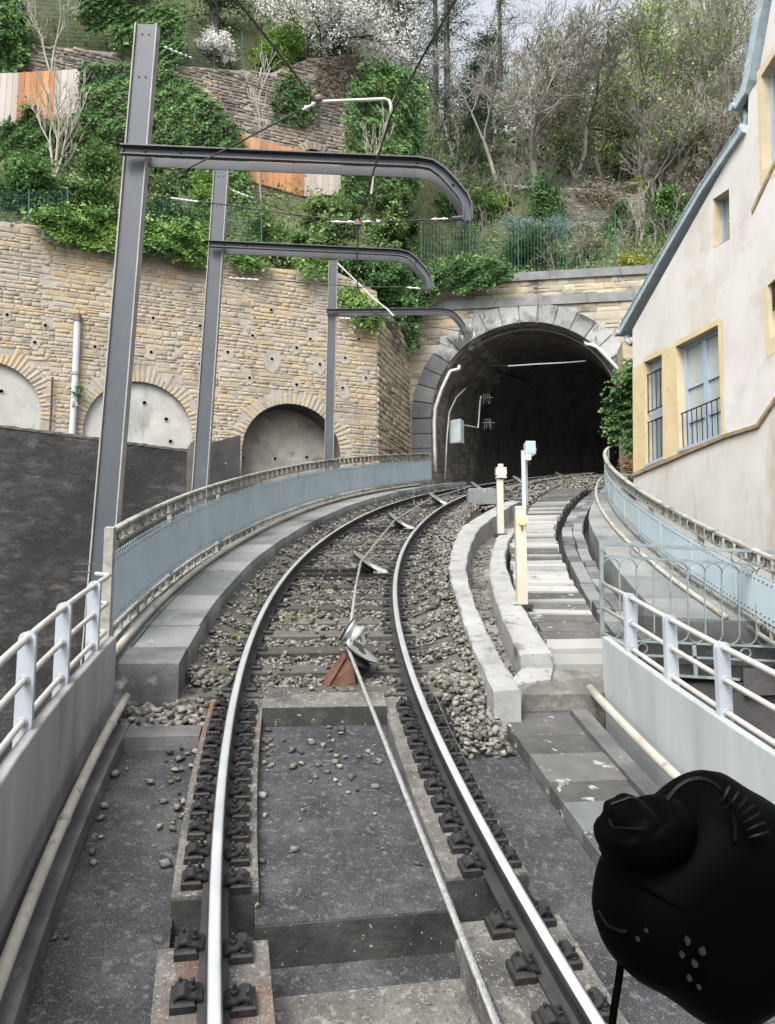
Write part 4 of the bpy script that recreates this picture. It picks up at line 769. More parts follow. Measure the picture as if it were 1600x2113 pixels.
b_ = MB(); b_.box(tuple(W(741, 459, 7.88)), (.06, .05, .06)); b_.build('clamp', 'insul', S1)
b_ = MB(); b_.tube([W(933, 450, 7.95), W(962, 450, 7.95)], [.02, .035], 8); b_.build('shackle', 'post_grey', S1)
S2 = thing('span_wire', W(302, 380, 7.7), 'wires meeting at a clamp that holds the pale pull-off tube overhead', 'wire')
b_ = MB(); b_.tube([W(305, 378, 7.7), W(340, 372, 7.6), W(500, 290, 6.6), W(640, 216, 5.65)], .008, 6); b_.build('wire', 'wire', S2)
b_ = MB(); b_.tube([W(648, 205, 5.6), W(600, 140, 5.0), W(490, 0, 4.0), W(330, -210, 3.2)], .009, 6); b_.build('wire', 'wire', S2)
ins(S2, W(596, 137, 4.97), W(648, 205, 5.58), .016, 5, 'insul'); ins(S2, W(625, 226, 5.7), W(655, 211, 5.6), .02, 2)
b_ = MB(); b_.lathe([(.012, 0), (.034, .01), (.034, .05), (.012, .06)], axis_M(W(650, 206, 5.6), (1, 0, .2)), 10); b_.build('clamp', 'insul', S2)
b_ = MB(); b_.tube([W(655, 210, 5.6), W(700, 208, 5.6), W(795, 204, 5.6), W(804, 208, 5.6), W(807, 218, 5.6), W(807, 238, 5.6)], .013, 8); b_.build('pull_off_tube', 'white_pipe', S2, smooth=True)
S3 = thing('span_wire', W(328, 90, 7.75), 'anchor wire with a pale insulator rod at the top of the nearest mast', 'wire')
b_ = MB(); b_.tube([W(325, 91, 7.75), W(336, 95, 7.8), W(400, 122, 8.2), W(520, 175, 9.2), W(640, 222, 10.5), W(760, 280, 12.5), W(880, 340, 15)], .006, 6); b_.build('wire', 'wire', S3); ins(S3, W(338, 96, 7.8), W(398, 121, 8.2), .016, 6)
S4 = thing('span_wire', W(462, 572, 11.8), 'cross span wire at the middle mast below its bracket arm', 'wire')
b_ = MB(); b_.tube([W(462, 572, 11.75), W(520, 575, 11.75), W(600, 580, 11.75), W(738, 592, 11.7), W(830, 592, 11.8), W(885, 597, 11.85)], .008, 6); b_.build('wire', 'wire', S4); ins(S4, W(470, 573, 11.75), W(535, 577, 11.75), .018, 5); ins(S4, W(840, 593, 11.8), W(868, 595, 11.8), .02, 2)
S5 = thing('span_wire', W(470, 390, 11.8), 'anchor wire with a pale insulator at the top of the middle mast', 'wire')
b_ = MB(); b_.tube([W(470, 390, 11.8), W(530, 412, 12), W(640, 455, 12.6), W(770, 500, 13.5), W(900, 545, 15)], .007, 6); b_.build('wire', 'wire', S5); ins(S5, W(478, 392, 11.8), W(525, 410, 12), .018, 5)
S6 = thing('span_wire', W(697, 545, 19.6), 'pale pull-off rod and wires at the top of the far mast', 'wire')
b_ = MB(); b_.tube([W(697, 543, 19.5), W(730, 575, 19.5), W(770, 615, 19.5), W(800, 638, 19.5), W(813, 652, 19.4)], .02, 6); b_.build('pull_off_tube', 'white_pipe', S6)
b_ = MB(); b_.tube([W(697, 656, 19.5), W(760, 658, 19.5), W(850, 668, 19.6), W(958, 684, 19.8)], .012, 6); b_.build('wire', 'wire', S6); ins(S6, W(697, 656, 19.5), W(725, 657, 19.5), .03, 4)
# ------------------------------------------------------------------ masonry
def unit_blocks(m, k_=10, name='stone', rough=.09):
    out = []; r_ = random.Random(5)
    for q in range(k_):
        j = lambda a: r_.uniform(-a, a)
        ring0 = [(sx * .5, sy * .5, -1) for sx, sy in ((-1, -1), (1, -1), (1, 1), (-1, 1))]
        ring1 = [(sx * (.5 + j(.02)) * .99, sy * (.5 + j(.06)) * .97, .45 + j(.15)) for sx, sy in ((-1, -1), (1, -1), (1, 1), (-1, 1))]
        ring2 = [(sx * (.44 + j(rough * .5)), sy * (.36 + j(rough)), 1 + j(.3)) for sx, sy in ((-1, -1), (1, -1), (1, 1), (-1, 1))]
        b_ = MB(); b_.add(ring0 + ring1 + ring2 + [(j(.1), j(.1), 1.15 + j(.25))], [(k + i, k + (i + 1) % 4, k + 4 + (i + 1) % 4, k + 4 + i) for k in (0, 4) for i in range(4)] + [(8 + i, 8 + (i + 1) % 4, 12) for i in range(4)])
        out.append(b_.mesh(name, m))
    return out
def masonry(parent, pl, a0, a1, zb, zt, m, ch=(.11, .2), ln=(.2, .55), excl=(), proud=.02, seed=1, keep=300, joint=.02, vis=None, batter=0.0, z_ref=0.0, band=None):
    """rubble courses on plane pl; every stone is its own piece, the smallest-looking rest is joined"""
    rr = random.Random(seed); st = []; zmin = min(zb(a) for a in np.linspace(a0, a1, 20)); zmax = max(zt(a) for a in np.linspace(a0, a1, 40))
    bands = [(a0, a1)] if not band else []
    if band:
        e_ = a0
        while e_ < a1: n_ = min(e_ + rr.uniform(*band), a1); n_ = a1 if a1 - n_ < .8 else n_; bands.append((e_, n_)); e_ = n_
    for ba, bb in bands:
        z = zmin - rr.uniform(0, .1)
        while z < zmax:
            h = rr.uniform(*ch); h = h * 1.45 if band and rr.random() < .14 else h; zm = z + h / 2; ja = 0 if ba == a0 else rr.uniform(-.22, .22); jb = 0 if bb == a1 else rr.uniform(-.22, .22); ivs = [(ba + ja, bb + jb)]
            for (ac, zc, r_, zlow) in excl:
                hw = 0
                for zz in (z, z + h):
                    if zz <= zc and zz > zlow: hw = max(hw, r_)
                    elif zz > zc and zz - zc < r_: hw = max(hw, math.sqrt(r_ * r_ - (zz - zc) ** 2))
                if hw > 0:
                    nv = []
                    for p, q in ivs:
                        if ac - hw > p: nv.append((p, min(q, ac - hw)))
                        if ac + hw < q: nv.append((max(p, ac + hw), q))
                    ivs = [v for v in nv if v[1] - v[0] > .05]
            for p, q in ivs:
                a = p - rr.uniform(0, .12 if p == a0 else 0)
                while a < q - .04:
                    l = min(rr.uniform(*ln) * (1.25 if h > sum(ch) / 2 else .8), q - a)
                    if q - a - l < .09: l = q - a
                    am = a + l / 2; l0 = max(a, p)
                    if zb(am) < zm < zt(am) - .02:
                        sub = rr.random() < .12 and h > .14
                        if sub: st.append((l0, a + l, z, z + h * .48)); st.append((l0, a + l, z + h * .52, z + h))
                        else:
                            dz = rr.uniform(-.012, .012); st.append((l0, a + l, z + dz, z + h + dz * .5))
                    a += l
            z += h
    blocks = unit_blocks(m); mats = []
    for (p, q, z0, z1) in st:
        if z1 - z0 < .03 or q - p < .05: continue
        n = pl.n; tl_ = rr.gauss(0, .018); u = pl.u + np.array([0, 0, tl_]); c_ = pl.P((p + q) / 2, (z0 + z1) / 2, -batter * ((z0 + z1) / 2 - z_ref)); w_, h_, d_ = q - p - joint, z1 - z0 - joint, proud * rr.uniform(.7, 1.5)
        mats.append(((w_ * h_), c_, u * w_, (np.array([0, 0, 1.]) - tl_ * pl.u) * h_, n * d_))
    key = (lambda t: -t[0] * (1 if vis is None else vis(t[1]))); mats.sort(key=key)
    for i, (ar, c_, ux, vy, nz) in enumerate(mats[:keep]):
        M = Matrix(((ux[0], vy[0], nz[0], c_[0]), (ux[1], vy[1], nz[1], c_[1]), (ux[2], vy[2], nz[2], c_[2]), (0, 0, 0, 1))); link('stone', blocks[i % 10], parent, M)
    rest = mats[keep:]
    if rest:
        bv = [np.array([v.co[:] for v in b.vertices]) for b in blocks]; V = []; Fq = []; tn = []; off = 0
        quads = [(k + i, k + (i + 1) % 4, k + 4 + (i + 1) % 4, k + 4 + i) for k in (0, 4) for i in range(4)]; tris = [t for (a, b, c, d) in quads for t in ((a, b, c), (a, c, d))] + [(8 + i, 8 + (i + 1) % 4, 12) for i in range(4)]; tris = np.array(tris)
        for i, (ar, c_, ux, vy, nz) in enumerate(rest):
            v = bv[i % 10]; V.append(c_ + v[:, :1] * ux + v[:, 1:2] * vy + v[:, 2:] * nz); Fq.append(tris + off); tn.append(np.full(13, rr.random())); off += 13
        link('stonework', mesh_np('stonework', np.concatenate(V), np.concatenate(Fq), m, np.concatenate(tn)), parent, kind='stuff')
    for b in blocks:
        if b.users == 0: bpy.data.meshes.remove(b)
def backing(parent, pl, a0, a1, zb, zt, m, arches=(), step=.12, o=0.0, name='mortar'):
    """wall face with arched openings left out"""
    b_ = MB(); xs = list(np.arange(a0, a1, step)) + [a1]
    for ac, zc, r_ in arches: xs += [ac - r_, ac + r_, ac - r_ + .004, ac + r_ - .004]
    xs = sorted(set(round(x, 4) for x in xs if a0 <= x <= a1))
    def low(a):
        v = zb(a)
        for ac, zc, r_ in arches:
            if abs(a - ac) < r_ - .002: v = max(v, zc + math.sqrt(max(r_ * r_ - (a - ac) ** 2, 0)))
        return v
    for p, q in zip(xs[:-1], xs[1:]):
        lp, lq = low(p), low(q)
        if zt(p) > lp and zt(q) > lq: b_.add([pl.P(p, lp, o), pl.P(q, lq, o), pl.P(q, zt(q), o), pl.P(p, zt(p), o)], [(0, 1, 2, 3)])
    return b_.build(name, m, parent)
def ring_stones(parent, pl, ac, zc, r0, r1, n, m, o0, o1, name='voussoir', a_from=0, a_to=math.pi, gap=.012, rj=.0, taper=None):
    for i in range(n):
        t0 = a_from + (a_to - a_from) * i / n; t1 = a_from + (a_to - a_from) * (i + 1) / n; g_ = gap / r0 / 2; R1 = r1 * (1 + random.uniform(-rj, rj)); oj = o1 + random.uniform(-.004, .006); ts = np.linspace(t0 + g_, t1 - g_, 4); b_ = MB()
        ri = r0 + .012; inner = [pl.P(ac + r0 * math.cos(t), zc + r0 * math.sin(t), o0) for t in ts]; outer = [pl.P(ac + R1 * math.cos(t), zc + R1 * math.sin(t), o0) for t in ts[::-1]]
        bv = .012; tc = np.linspace(t0 + g_ * 2.2, t1 - g_ * 2.2, 4)
        inner2 = [pl.P(ac + ri * math.cos(t), zc + ri * math.sin(t), oj) for t in tc]; outer2 = [pl.P(ac + (R1 - bv) * math.cos(t), zc + (R1 - bv) * math.sin(t), oj) for t in tc[::-1]]
        b_.sweep([inner + outer, [p + (pl.P(0, 0, oj - bv) - pl.P(0, 0, o0)) for p in inner + outer], inner2 + outer2]); b_.build(name, m, parent)

# ---- lower retaining wall with three blind arches
RWL = thing('retaining_wall', LW.P(-5, -6), 'tall ochre rubble-stone retaining wall with blind arches, left of the tunnel', 'wall')
top_pts = [LW.hit(x, y) for x, y in ((-250, 405), (0, 452), (120, 470), (330, 520), (540, 548), (700, 560), (800, 610))]
topf = lambda a: float(np.interp(a, [p[0] for p in top_pts], [p[1] for p in top_pts])) - .05
def arch_px(xl, yl, xr, yr, xa, ya):
    a0, a1 = LW.hit(xl, yl)[0], LW.hit(xr, yr)[0]; r_ = (a1 - a0) / 2; return ((a0 + a1) / 2, LW.hit(xa, ya)[1] - r_, r_)
A1 = arch_px(-150, 880, 83, 885, -34, 744); A2 = arch_px(171, 895, 397, 915, 284, 787); A3 = arch_px(499, 930, 703, 945, 601, 833)
ARC = (A1, A2, A3); zbf = lambda a: -7.0; wl0, wl1 = -19.0, 0.0
backing(RWL, LW, wl0, wl1, zbf, topf, 'mortar', ARC)
masonry(RWL, LW, -13.5, wl1, lambda a: 2.6, topf, 'stone', (.07, .17), (.12, .46), [(a, z, r_ + .35, -9) for a, z, r_ in ARC], .013, 3, joint=.024, band=(.9, 2.2), vis=lambda c_: 1.0 if -1.2 < (c_[0] / c_[1]) else .001)
for i, (a, z, r_) in enumerate(ARC):
    ring_stones(RWL, LW, a, z, r_, r_ + .34, 40, 'stone', -.25, .012, a_from=-.12, a_to=math.pi + .12, gap=.035, rj=.13)
    dep = .12 if i < 2 else .75; b_ = MB(); ts = np.linspace(0, math.pi, 25)
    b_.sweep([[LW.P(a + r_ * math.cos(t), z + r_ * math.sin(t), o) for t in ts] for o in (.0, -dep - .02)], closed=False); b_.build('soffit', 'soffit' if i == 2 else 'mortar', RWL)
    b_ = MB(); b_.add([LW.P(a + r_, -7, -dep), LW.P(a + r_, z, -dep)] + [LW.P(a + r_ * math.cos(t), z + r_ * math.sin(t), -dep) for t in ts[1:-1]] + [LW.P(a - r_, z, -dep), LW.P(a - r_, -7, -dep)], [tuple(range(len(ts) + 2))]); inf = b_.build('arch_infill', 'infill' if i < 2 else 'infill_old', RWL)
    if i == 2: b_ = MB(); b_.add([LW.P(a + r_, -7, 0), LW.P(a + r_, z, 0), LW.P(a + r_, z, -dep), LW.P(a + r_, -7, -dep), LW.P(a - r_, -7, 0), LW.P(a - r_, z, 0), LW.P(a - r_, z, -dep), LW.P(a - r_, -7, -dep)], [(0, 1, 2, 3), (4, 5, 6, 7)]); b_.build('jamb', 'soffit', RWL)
def hole(par, p, n_, r_=.045, patch=None):
    x = Vector(n_).normalized(); M = axis_M(p, x); b_ = MB(); b_.lathe([(r_ * 1.25, -.03), (r_ * 1.25, .012), (r_ * .9, .012), (r_ * .9, -.02)], M, 12); h_ = b_.build('weep_hole', 'mortar', par)
    b_ = MB(); b_.lathe([(r_ * .92, -.02), (r_ * .92, .006)], M, 12); b_.build('hole_shade', 'black', h_)  # black plug, the shade inside the hole given as colour
    if patch:
        k_ = 9; b_ = MB(); off = [random.uniform(.7, 1.15) for _ in range(k_)]; pts = [Vector(p) + LWu * (patch * off[i] * math.cos(2 * math.pi * i / k_)) + Vector((0, 0, 1)) * (patch * 1.35 * off[i] * math.sin(2 * math.pi * i / k_) - patch * .2) for i in range(k_)]
        b_.prism([q - x * .04 for q in pts], x * .042); b_.build('cement_patch', 'mortar', par)
LWu = Vector(LW.u)
for x, y, pt in ((15, 650, .12), (94, 672, 0), (72, 707, .14), (196, 716, .1), (316, 657, .1), (312, 727, .16), (413, 673, 0), (470, 727, .18), (413, 751, .12), (521, 693, .1), (561, 741, .28), (515, 780, .14), (612, 718, .14), (612, 794, .16), (660, 752, .22), (712, 739, .14), (707, 801, .22), (755, 780, .14), (640, 700, 0), (740, 700, 0), (560, 640, 0), (250, 640, 0)): hole(RWL, LW.H(x, y, .02), LW.n, .05, pt)
for x, y in ((299, 829), (344, 863), (353, 909), (2, 805)): hole(RWL, LW.H(x, y, -.115), LW.n, .055)
for x, y in ((511, 935), (580, 937), (647, 934)): hole(RWL, LW.H(x, y, -.745), LW.n, .05)
# return of the wall towards the tunnel
pR0 = LW.P(0, 0); pR1 = PF.P(PF.hit(846, 900)[0], 0, .0); hd = math.degrees(math.atan2(pR1[0] - pR0[0], pR1[1] - pR0[1])); RT = Plane(pR0, hd); rl_ = float(np.linalg.norm((pR1 - pR0)[:2])) + .3
zt2 = lambda a: float(np.interp(a, [0, rl_ * .55, rl_], [RT.hit(800, 660)[1] + .1, RT.hit(835, 700)[1] + .3, RT.hit(846, 735)[1]]))
backing(RWL, RT, 0, rl_, zbf, zt2, 'mortar'); masonry(RWL, RT, .0, rl_, lambda a: 3.0, zt2, 'stone_pale', (.17, .21), (.3, .5), (), .03, 8, keep=80)
b_ = MB(); dg = [LW.P(0, zt2(0) - .1, -.05), RT.P(rl_, zt2(rl_) - .1, -.05)]; b_.hexa([LW.P(-3, zt2(0) - .3, -.4), LW.P(.1, zt2(0) - .3, -.02), RT.P(rl_, zt2(rl_) - .1, 0), RT.P(rl_, zt2(rl_) - .1, -2.5), LW.P(-3, zt2(0) + .02, -.4), LW.P(.1, zt2(0) + .02, -.02), RT.P(rl_, zt2(rl_) + .02, 0), RT.P(rl_, zt2(rl_) + .02, -2.5)]); b_.build('wall_top', 'soil', RWL)
# fittings on the wall
zp = Plane(LW.P(0, 0, .1), 69)
b_ = MB(); b_.tube([zp.H(147, 960), zp.H(149, 895), zp.H(155, 790), zp.H(160, 660)], .085, 12); dp_ = b_.build('drainpipe', 'grey_box', label='grey vertical drainpipe on the stone wall between two arches', cat='pipe')
b_ = MB(); b_.tube([zp.H(160, 664), zp.H(160.6, 648)], .1, 12); b_.build('cap', 'insul', dp_); b_ = MB(); b_.tube([zp.H(155, 774), zp.H(155.3, 768)], .1, 12); b_.build('collar', 'mortar', dp_)
b_ = MB(); b_.tube([zp.H(98, 930), zp.H(104, 880), zp.H(108.5, 778)], .03, 6); b_.build('steel_rod', 'rust', label='thin rusty upright rod between the left arches', cat='rod')
# ---- dark soot-stained wall in front of it
DW = Plane(LW.P(0, 0, 1.7), 69); DWT = thing('soot_wall', DW.P(-6, -7), 'black soot-stained concrete wall behind the nearest mast, left', 'wall')
(a0, z0), (a1, z1) = DW.hit(-260, 846), DW.hit(386, 931)
b_ = MB(); b_.hexa([DW.P(a0, -7), DW.P(a1, -7), DW.P(a1, -7, -.4), DW.P(a0, -7, -.4), DW.P(a0, z0), DW.P(a1, z1), DW.P(a1, z1, -.4), DW.P(a0, z0, -.4)]); b_.build('wall', 'soot_wall', DWT)
b_ = MB(); N_t = 60; tops = [(a0 + (a1 - a0) * i / N_t) for i in range(N_t + 1)]
b_.sweep([[DW.P(a, z0 + (z1 - z0) * (a - a0) / (a1 - a0) - .02, .03 * random.random()), DW.P(a, z0 + (z1 - z0) * (a - a0) / (a1 - a0) + .03 + .03 * random.random(), .01), DW.P(a, z0 + (z1 - z0) * (a - a0) / (a1 - a0) + .03, -.42), DW.P(a, z0 + (z1 - z0) * (a - a0) / (a1 - a0) - .02, -.42)] for a in tops]); b_.build('mossy_top', 'bed', DWT)
b_ = MB(); (p0, q0), (p1, q1) = DW.hit(402, 889), DW.hit(500, 894); pl_ = DW.hit(383, 931)[0]
b_.hexa([DW.P(pl_, -7, .05), DW.P(p1, -7, -.2), DW.P(p1, -7, -1.5), DW.P(pl_, -7, -1.5), DW.P(pl_ + .03, z1 + .05, .05), DW.P(p1, q1, -.2), DW.P(p1, q1, -1.5), DW.P(pl_ + .3, q0, -1.5)]); PIL = b_.build('concrete_pier', 'soot_face', label='dark concrete pier behind the middle mast, beside the last arch', cat='pier')
b_ = MB(); b_.hexa([DW.P(pl_ + .02, -7, .062), DW.P(pl_ + .34, -7, .03), DW.P(pl_ + .34, -7, -.1), DW.P(pl_ + .02, -7, -.1), DW.P(pl_ + .04, z1 + .04, .062), DW.P(pl_ + .36, q0 - .02, .03), DW.P(pl_ + .36, q0 - .02, -.1), DW.P(pl_ + .04, z1 + .04, -.1)]); b_.build('edge_strip', 'soffit', PIL)
# ---- tunnel front
TP = thing('tunnel_portal', PF.P(3.5, 3.5), 'stone tunnel portal with big arch blocks, string course and coping', 'portal')
(al, zl), (ar_, zr), (at_, ztp) = PF.hit(891, 880), PF.hit(1294, 868), PF.hit(1105, 665)
rT = (ar_ - al) / 2; aT = (ar_ + al) / 2; zT = ztp - rT; rO = rT + .68
pa0, pa1 = PF.hit(838, 900)[0] - .1, PF.hit(1440, 700)[0]
zcor = PF.hit(1090, 632)[1]; zpar = PF.hit(1090, 580)[1]; zcop = PF.hit(1190, 559)[1]
backing(TP, PF, pa0, pa1, lambda a: -2, lambda a: zpar, 'mortar', ((aT, zT, rT),), .15)
masonry(TP, PF, pa0, pa1, lambda a: zT + .3, lambda a: zcor + .01, 'stone_pale', (.26, .34), (.4, .8), [(aT, zT, rO, -9)], .02, 21, keep=300, joint=.02)
masonry(TP, PF, pa0, pa1, lambda a: zcor + .32, lambda a: zpar + .02, 'stone_pale', (.24, .3), (.4, .75), (), .02, 22, keep=300, joint=.02)
def courses(z0, z1, o, m, nm, a_0=pa0, lens=(1.3, 1.9)):
    a = a_0
    while a < pa1:
        l = random.uniform(*lens); b_ = MB(); e_ = a + l - .015
        b_.hexa([PF.P(a, z0, -.2), PF.P(e_, z0, -.2), PF.P(e_, z0, o * .6), PF.P(a, z0, o * .6), PF.P(a, z1, -.2), PF.P(e_, z1, -.2), PF.P(e_, z1, o), PF.P(a, z1, o)]); b_.build(nm, m, TP); a += l
courses(zcor, zcor + .3, .14, 'coping', 'string_course'); courses(zpar, zcop, .16, 'coping', 'coping_stone', PF.hit(880, 600)[0], (1.6, 2.6))
ring_stones(TP, PF, aT, zT, rT, rO, 13, 'ashlar', -.3, .07, a_from=.22, a_to=math.pi * .80, gap=.03)
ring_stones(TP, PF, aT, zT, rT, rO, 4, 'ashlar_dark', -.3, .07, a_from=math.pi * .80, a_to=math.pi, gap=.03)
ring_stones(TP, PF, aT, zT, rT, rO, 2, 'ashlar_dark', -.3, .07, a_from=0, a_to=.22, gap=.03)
for sgn in (-1, 1):
    z = zT - .01
    while z > 1.0:
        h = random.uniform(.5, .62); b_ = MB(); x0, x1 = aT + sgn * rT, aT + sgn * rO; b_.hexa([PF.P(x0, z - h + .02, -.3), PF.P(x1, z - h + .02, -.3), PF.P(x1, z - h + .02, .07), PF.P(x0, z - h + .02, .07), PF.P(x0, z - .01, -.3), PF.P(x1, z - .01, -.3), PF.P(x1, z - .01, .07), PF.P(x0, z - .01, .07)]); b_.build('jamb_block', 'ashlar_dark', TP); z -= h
# tunnel lining: the arch carried into the hill along the curve
def tunnel_rings():
    base = PF.P(aT, 0); rg = []; C0 = np.array([base[0], base[1], zT]); 
    for d_ in np.linspace(0, 30, 41):
        th_ = R(8) + R(48) * (1 - math.exp(-d_ / 16)) ; rg.append((d_, th_))
    pos = C0.copy(); out = []; prev = 0
    for d_, th_ in rg:
        st_ = d_ - prev; prev = d_; pos = pos + np.array([math.sin(th_), math.cos(th_), .16]) * st_; r_ = np.array([math.cos(th_), -math.sin(th_), 0])
        ring = [pos + r_ * (rT * math.cos(t)) + np.array([0, 0, rT * math.sin(t) if 0 <= t <= math.pi else 0]) for t in np.linspace(0, math.pi, 21)]
        ring = [pos + r_ * rT + np.array([0, 0, -4.5 + .45 * q]) for q in range(10)] + ring + [pos - r_ * rT + np.array([0, 0, -.45 * q]) for q in range(1, 11)]; out.append(ring)
    return out
TR = tunnel_rings()
for i, p in enumerate(TR[0]): TR[0][i] = p - np.array([0, 0, 0]) 
b_ = MB(); b_.sweep(TR, closed=False, cap=False); TL = b_.build('tunnel_lining', 'tunnel', TP)
b_ = MB(); b_.add(TR[-1], [tuple(range(len(TR[-1])))]); b_.build('tunnel_end', 'tunnel', TP)
b_ = MB(); b_.sweep([[r_[0], r_[-1]] for r_ in [[p + np.array([0, 0, 1.0]) for p in q] for q in TR]], closed=False, cap=False)
# stones of the tunnel side wall near the mouth, coloured paler so they look daylit
def tl_pt(i, j, o=0.0):
    i0 = int(i); f_ = i - i0; j0 = int(j); g_ = j - j0; A = lambda p, q: TR[p][q]; P_ = (1 - f_) * ((1 - g_) * A(i0, j0) + g_ * A(i0, j0 + 1)) + f_ * ((1 - g_) * A(i0 + 1, j0) + g_ * A(i0 + 1, j0 + 1)); c_ = (TR[i0][0] + TR[i0][-1]) / 2 + np.array([0, 0, 4.5]); d_ = c_ - P_; d_[2] *= .5; return P_ + d_ / np.linalg.norm(d_) * o
for row in range(28):
    j0 = 23.2 + row * .52; i = .05 + random.uniform(0, .2)
    while i < 9:
        l = random.uniform(.5, 1.0); b_ = MB(); j1 = j0 + .48; e_ = i + l - .04
        if j1 < 38.9 and e_ < 39: b_.hexa([tl_pt(i, j0, -.05), tl_pt(e_, j0, -.05), tl_pt(e_, j1, -.05), tl_pt(i, j1, -.05), tl_pt(i, j0, .03), tl_pt(e_, j0, .03), tl_pt(e_, j1, .03), tl_pt(i, j1, .03)]); b_.build('lining_stone', 'tunnel_stone_lit', TP)
        i += l
def tp_tube(pts, r_, m, label, cat, name, dy=0.0):
    b_ = MB(); b_.tube([PF.H(x, y, o) for x, y, o in pts], r_, 10); return b_.build(name, m, label=label, cat=cat, smooth=True)
tp_tube(((947, 751, -.2), (947, 760, -.1), (930, 768, .12), (925, 778, .14), (912, 806, .14), (899, 845, .14), (897, 875, .14), (898, 930, .14), (900, 975, .14)), .06, 'white_pipe', 'white drain pipe running down the left side of the tunnel arch', 'pipe', 'drainpipe')
tp_tube(((1208, 697, -.2), (1211, 709, -.05), (1222, 714, .1), (1232, 719, .12), (1246, 733, .12), (1264, 752, .12), (1283, 773, .12), (1296, 784, .12)), .06, 'white_pipe', 'white drain pipe slanting down the right side of the tunnel arch', 'pipe', 'drainpipe')
tp_tube(((917, 985, -.5), (920, 900, -.6), (925, 840, -.7), (940, 805, -.9), (958, 782, -1.2)), .025, 'white_pipe', 'thin pale conduit on the left tunnel wall', 'conduit', 'conduit')
bx = PF.H(940, 878, -1.0); b_ = MB(); M = Matrix.Translation(bx) @ Matrix.Rotation(R(-30), 4, 'Z'); b_.bbox((0, 0, 0), (.42, .3, .85), .03, M); CBX = b_.build('wall_box', 'grey_box', label='pale grey cabinet fixed to the left tunnel wall', cat='box'); b_ = MB(); b_.box((0, -.155, 0), (.36, .012, .78), M); b_.build('door', 'grey_box', CBX)
b_ = MB(); b_.tube([PF.H(956, 861, -1.2), PF.H(985, 861, -1.6), PF.H(989, 800, -1.7), PF.H(991, 790, -1.7)], .025, 6); b_.build('cable_conduit', 'white_pipe', CBX)
b_ = MB(); pts = [tl_pt(.3 + q * .5, 24.2, .1) for q in range(26)]; b_.tube(pts, .1, 8); b_.build('wall_trunking', 'post_edge', label='grey cable trunking along the left haunch of the tunnel', cat='trunking')
b_ = MB(); b_.tube([tl_pt(1.2, 12 + .5 * q, .05) for q in range(27)], .03, 6); b_.build('conduit', 'white_pipe', label='thin pale conduit looping over the tunnel vault', cat='conduit')
b_ = MB(); b_.tube([PF.H(1050, 737, -1.0), PF.H(1110, 733, -1.0), PF.H(1180, 729, -1.0), PF.H(1216, 726, -1.0)], .022, 6); tw = b_.build('tunnel_span_wire', 'ceramic', label='pale span wire across the tunnel mouth', cat='wire'); b_ = MB(); b_.tube([PF.H(975, 738, -.9), PF.H(1050, 737, -1.0)], .012, 6); b_.build('wire', 'wire', tw)
for x, y in ((1003, 795), (1006, 850)):
    p = PF.H(x, y, -1.8); b_ = MB()
    for q in range(4): b_.tube([p + np.array([-.1 + .07 * q, 0, .2]), p + np.array([-.1 + .07 * q + random.uniform(-.03, .03), 0, -.12 - .1 * random.random()])], .008, 5)
    b_.tube([p + np.array([-.2, 0, .05]), p + np.array([.25, 0, .05])], .009, 5); b_.build('cable_hanger', 'post_edge', label='pale cable hanger on the left tunnel wall, %s' % ('upper' if y < 820 else 'lower'), cat='bracket')
# ---- upper wall and timber fences on the hill
UWT = thing('garden_wall', UW.P(-4, 12), 'weathered stone terrace wall high on the hillside, half covered by ivy', 'wall')
up = [UW.hit(x, y) for x, y in ((-200, 60), (0, 80), (60, 92), (240, 108), (300, 130), (400, 138), (560, 150), (640, 120), (740, 112), (760, 190))]; utop = lambda a: float(np.interp(a, [p[0] for p in up], [p[1] for p in up]))
ua0, ua1 = UW.hit(-200, 300)[0], UW.hit(752, 300)[0]
AU = (UW.hit(650, 320)[0], UW.hit(650, 327)[1] - .25, .7)
backing(UWT, UW, ua0, ua1, lambda a: 10., utop, 'mortar', ()); masonry(UWT, UW, ua0, ua1, lambda a: UW.hit(300, 420)[1], utop, 'stone_grey', (.1, .18), (.16, .48), [(AU[0], AU[1], .95, -9)], .035, 31, keep=300, joint=.02, band=(1.2, 3), vis=lambda c_: 1.0 if (c_[0] / c_[1]) > -.25 else .5)
ring_stones(UWT, UW, AU[0], AU[1], .62, .95, 11, 'stone_grey', -.2, .05, gap=.03, a_from=.2, a_to=math.pi - .2); b_ = MB(); b_.add([UW.P(AU[0] + .64 * math.cos(t), AU[1] + .64 * math.sin(t), .012) for t in np.linspace(0, math.pi, 15)], [tuple(range(15))]); b_.build('niche_shade', 'black', UWT)  # flat black sheet stands for the shade inside the arch hole
MW = Plane(UW.P(0, 0, 1.3), 69); LB = thing('low_wall', MW.P(0, 12), 'dark rubble wall below the orange timber fence in mid hillside', 'wall')
lp = [MW.hit(x, y) for x, y in ((505, 370), (520, 377), (625, 406), (700, 404), (760, 420))]; lt = lambda a: float(np.interp(a, [p[0] for p in lp], [p[1] for p in lp]))
backing(LB, MW, lp[0][0], lp[-1][0], lambda a: 9.5, lt, 'mortar'); masonry(LB, MW, lp[0][0], lp[-1][0], lambda a: MW.hit(600, 480)[1], lt, 'stone_grey', (.14, .2), (.25, .5), (), .03, 41, keep=150)
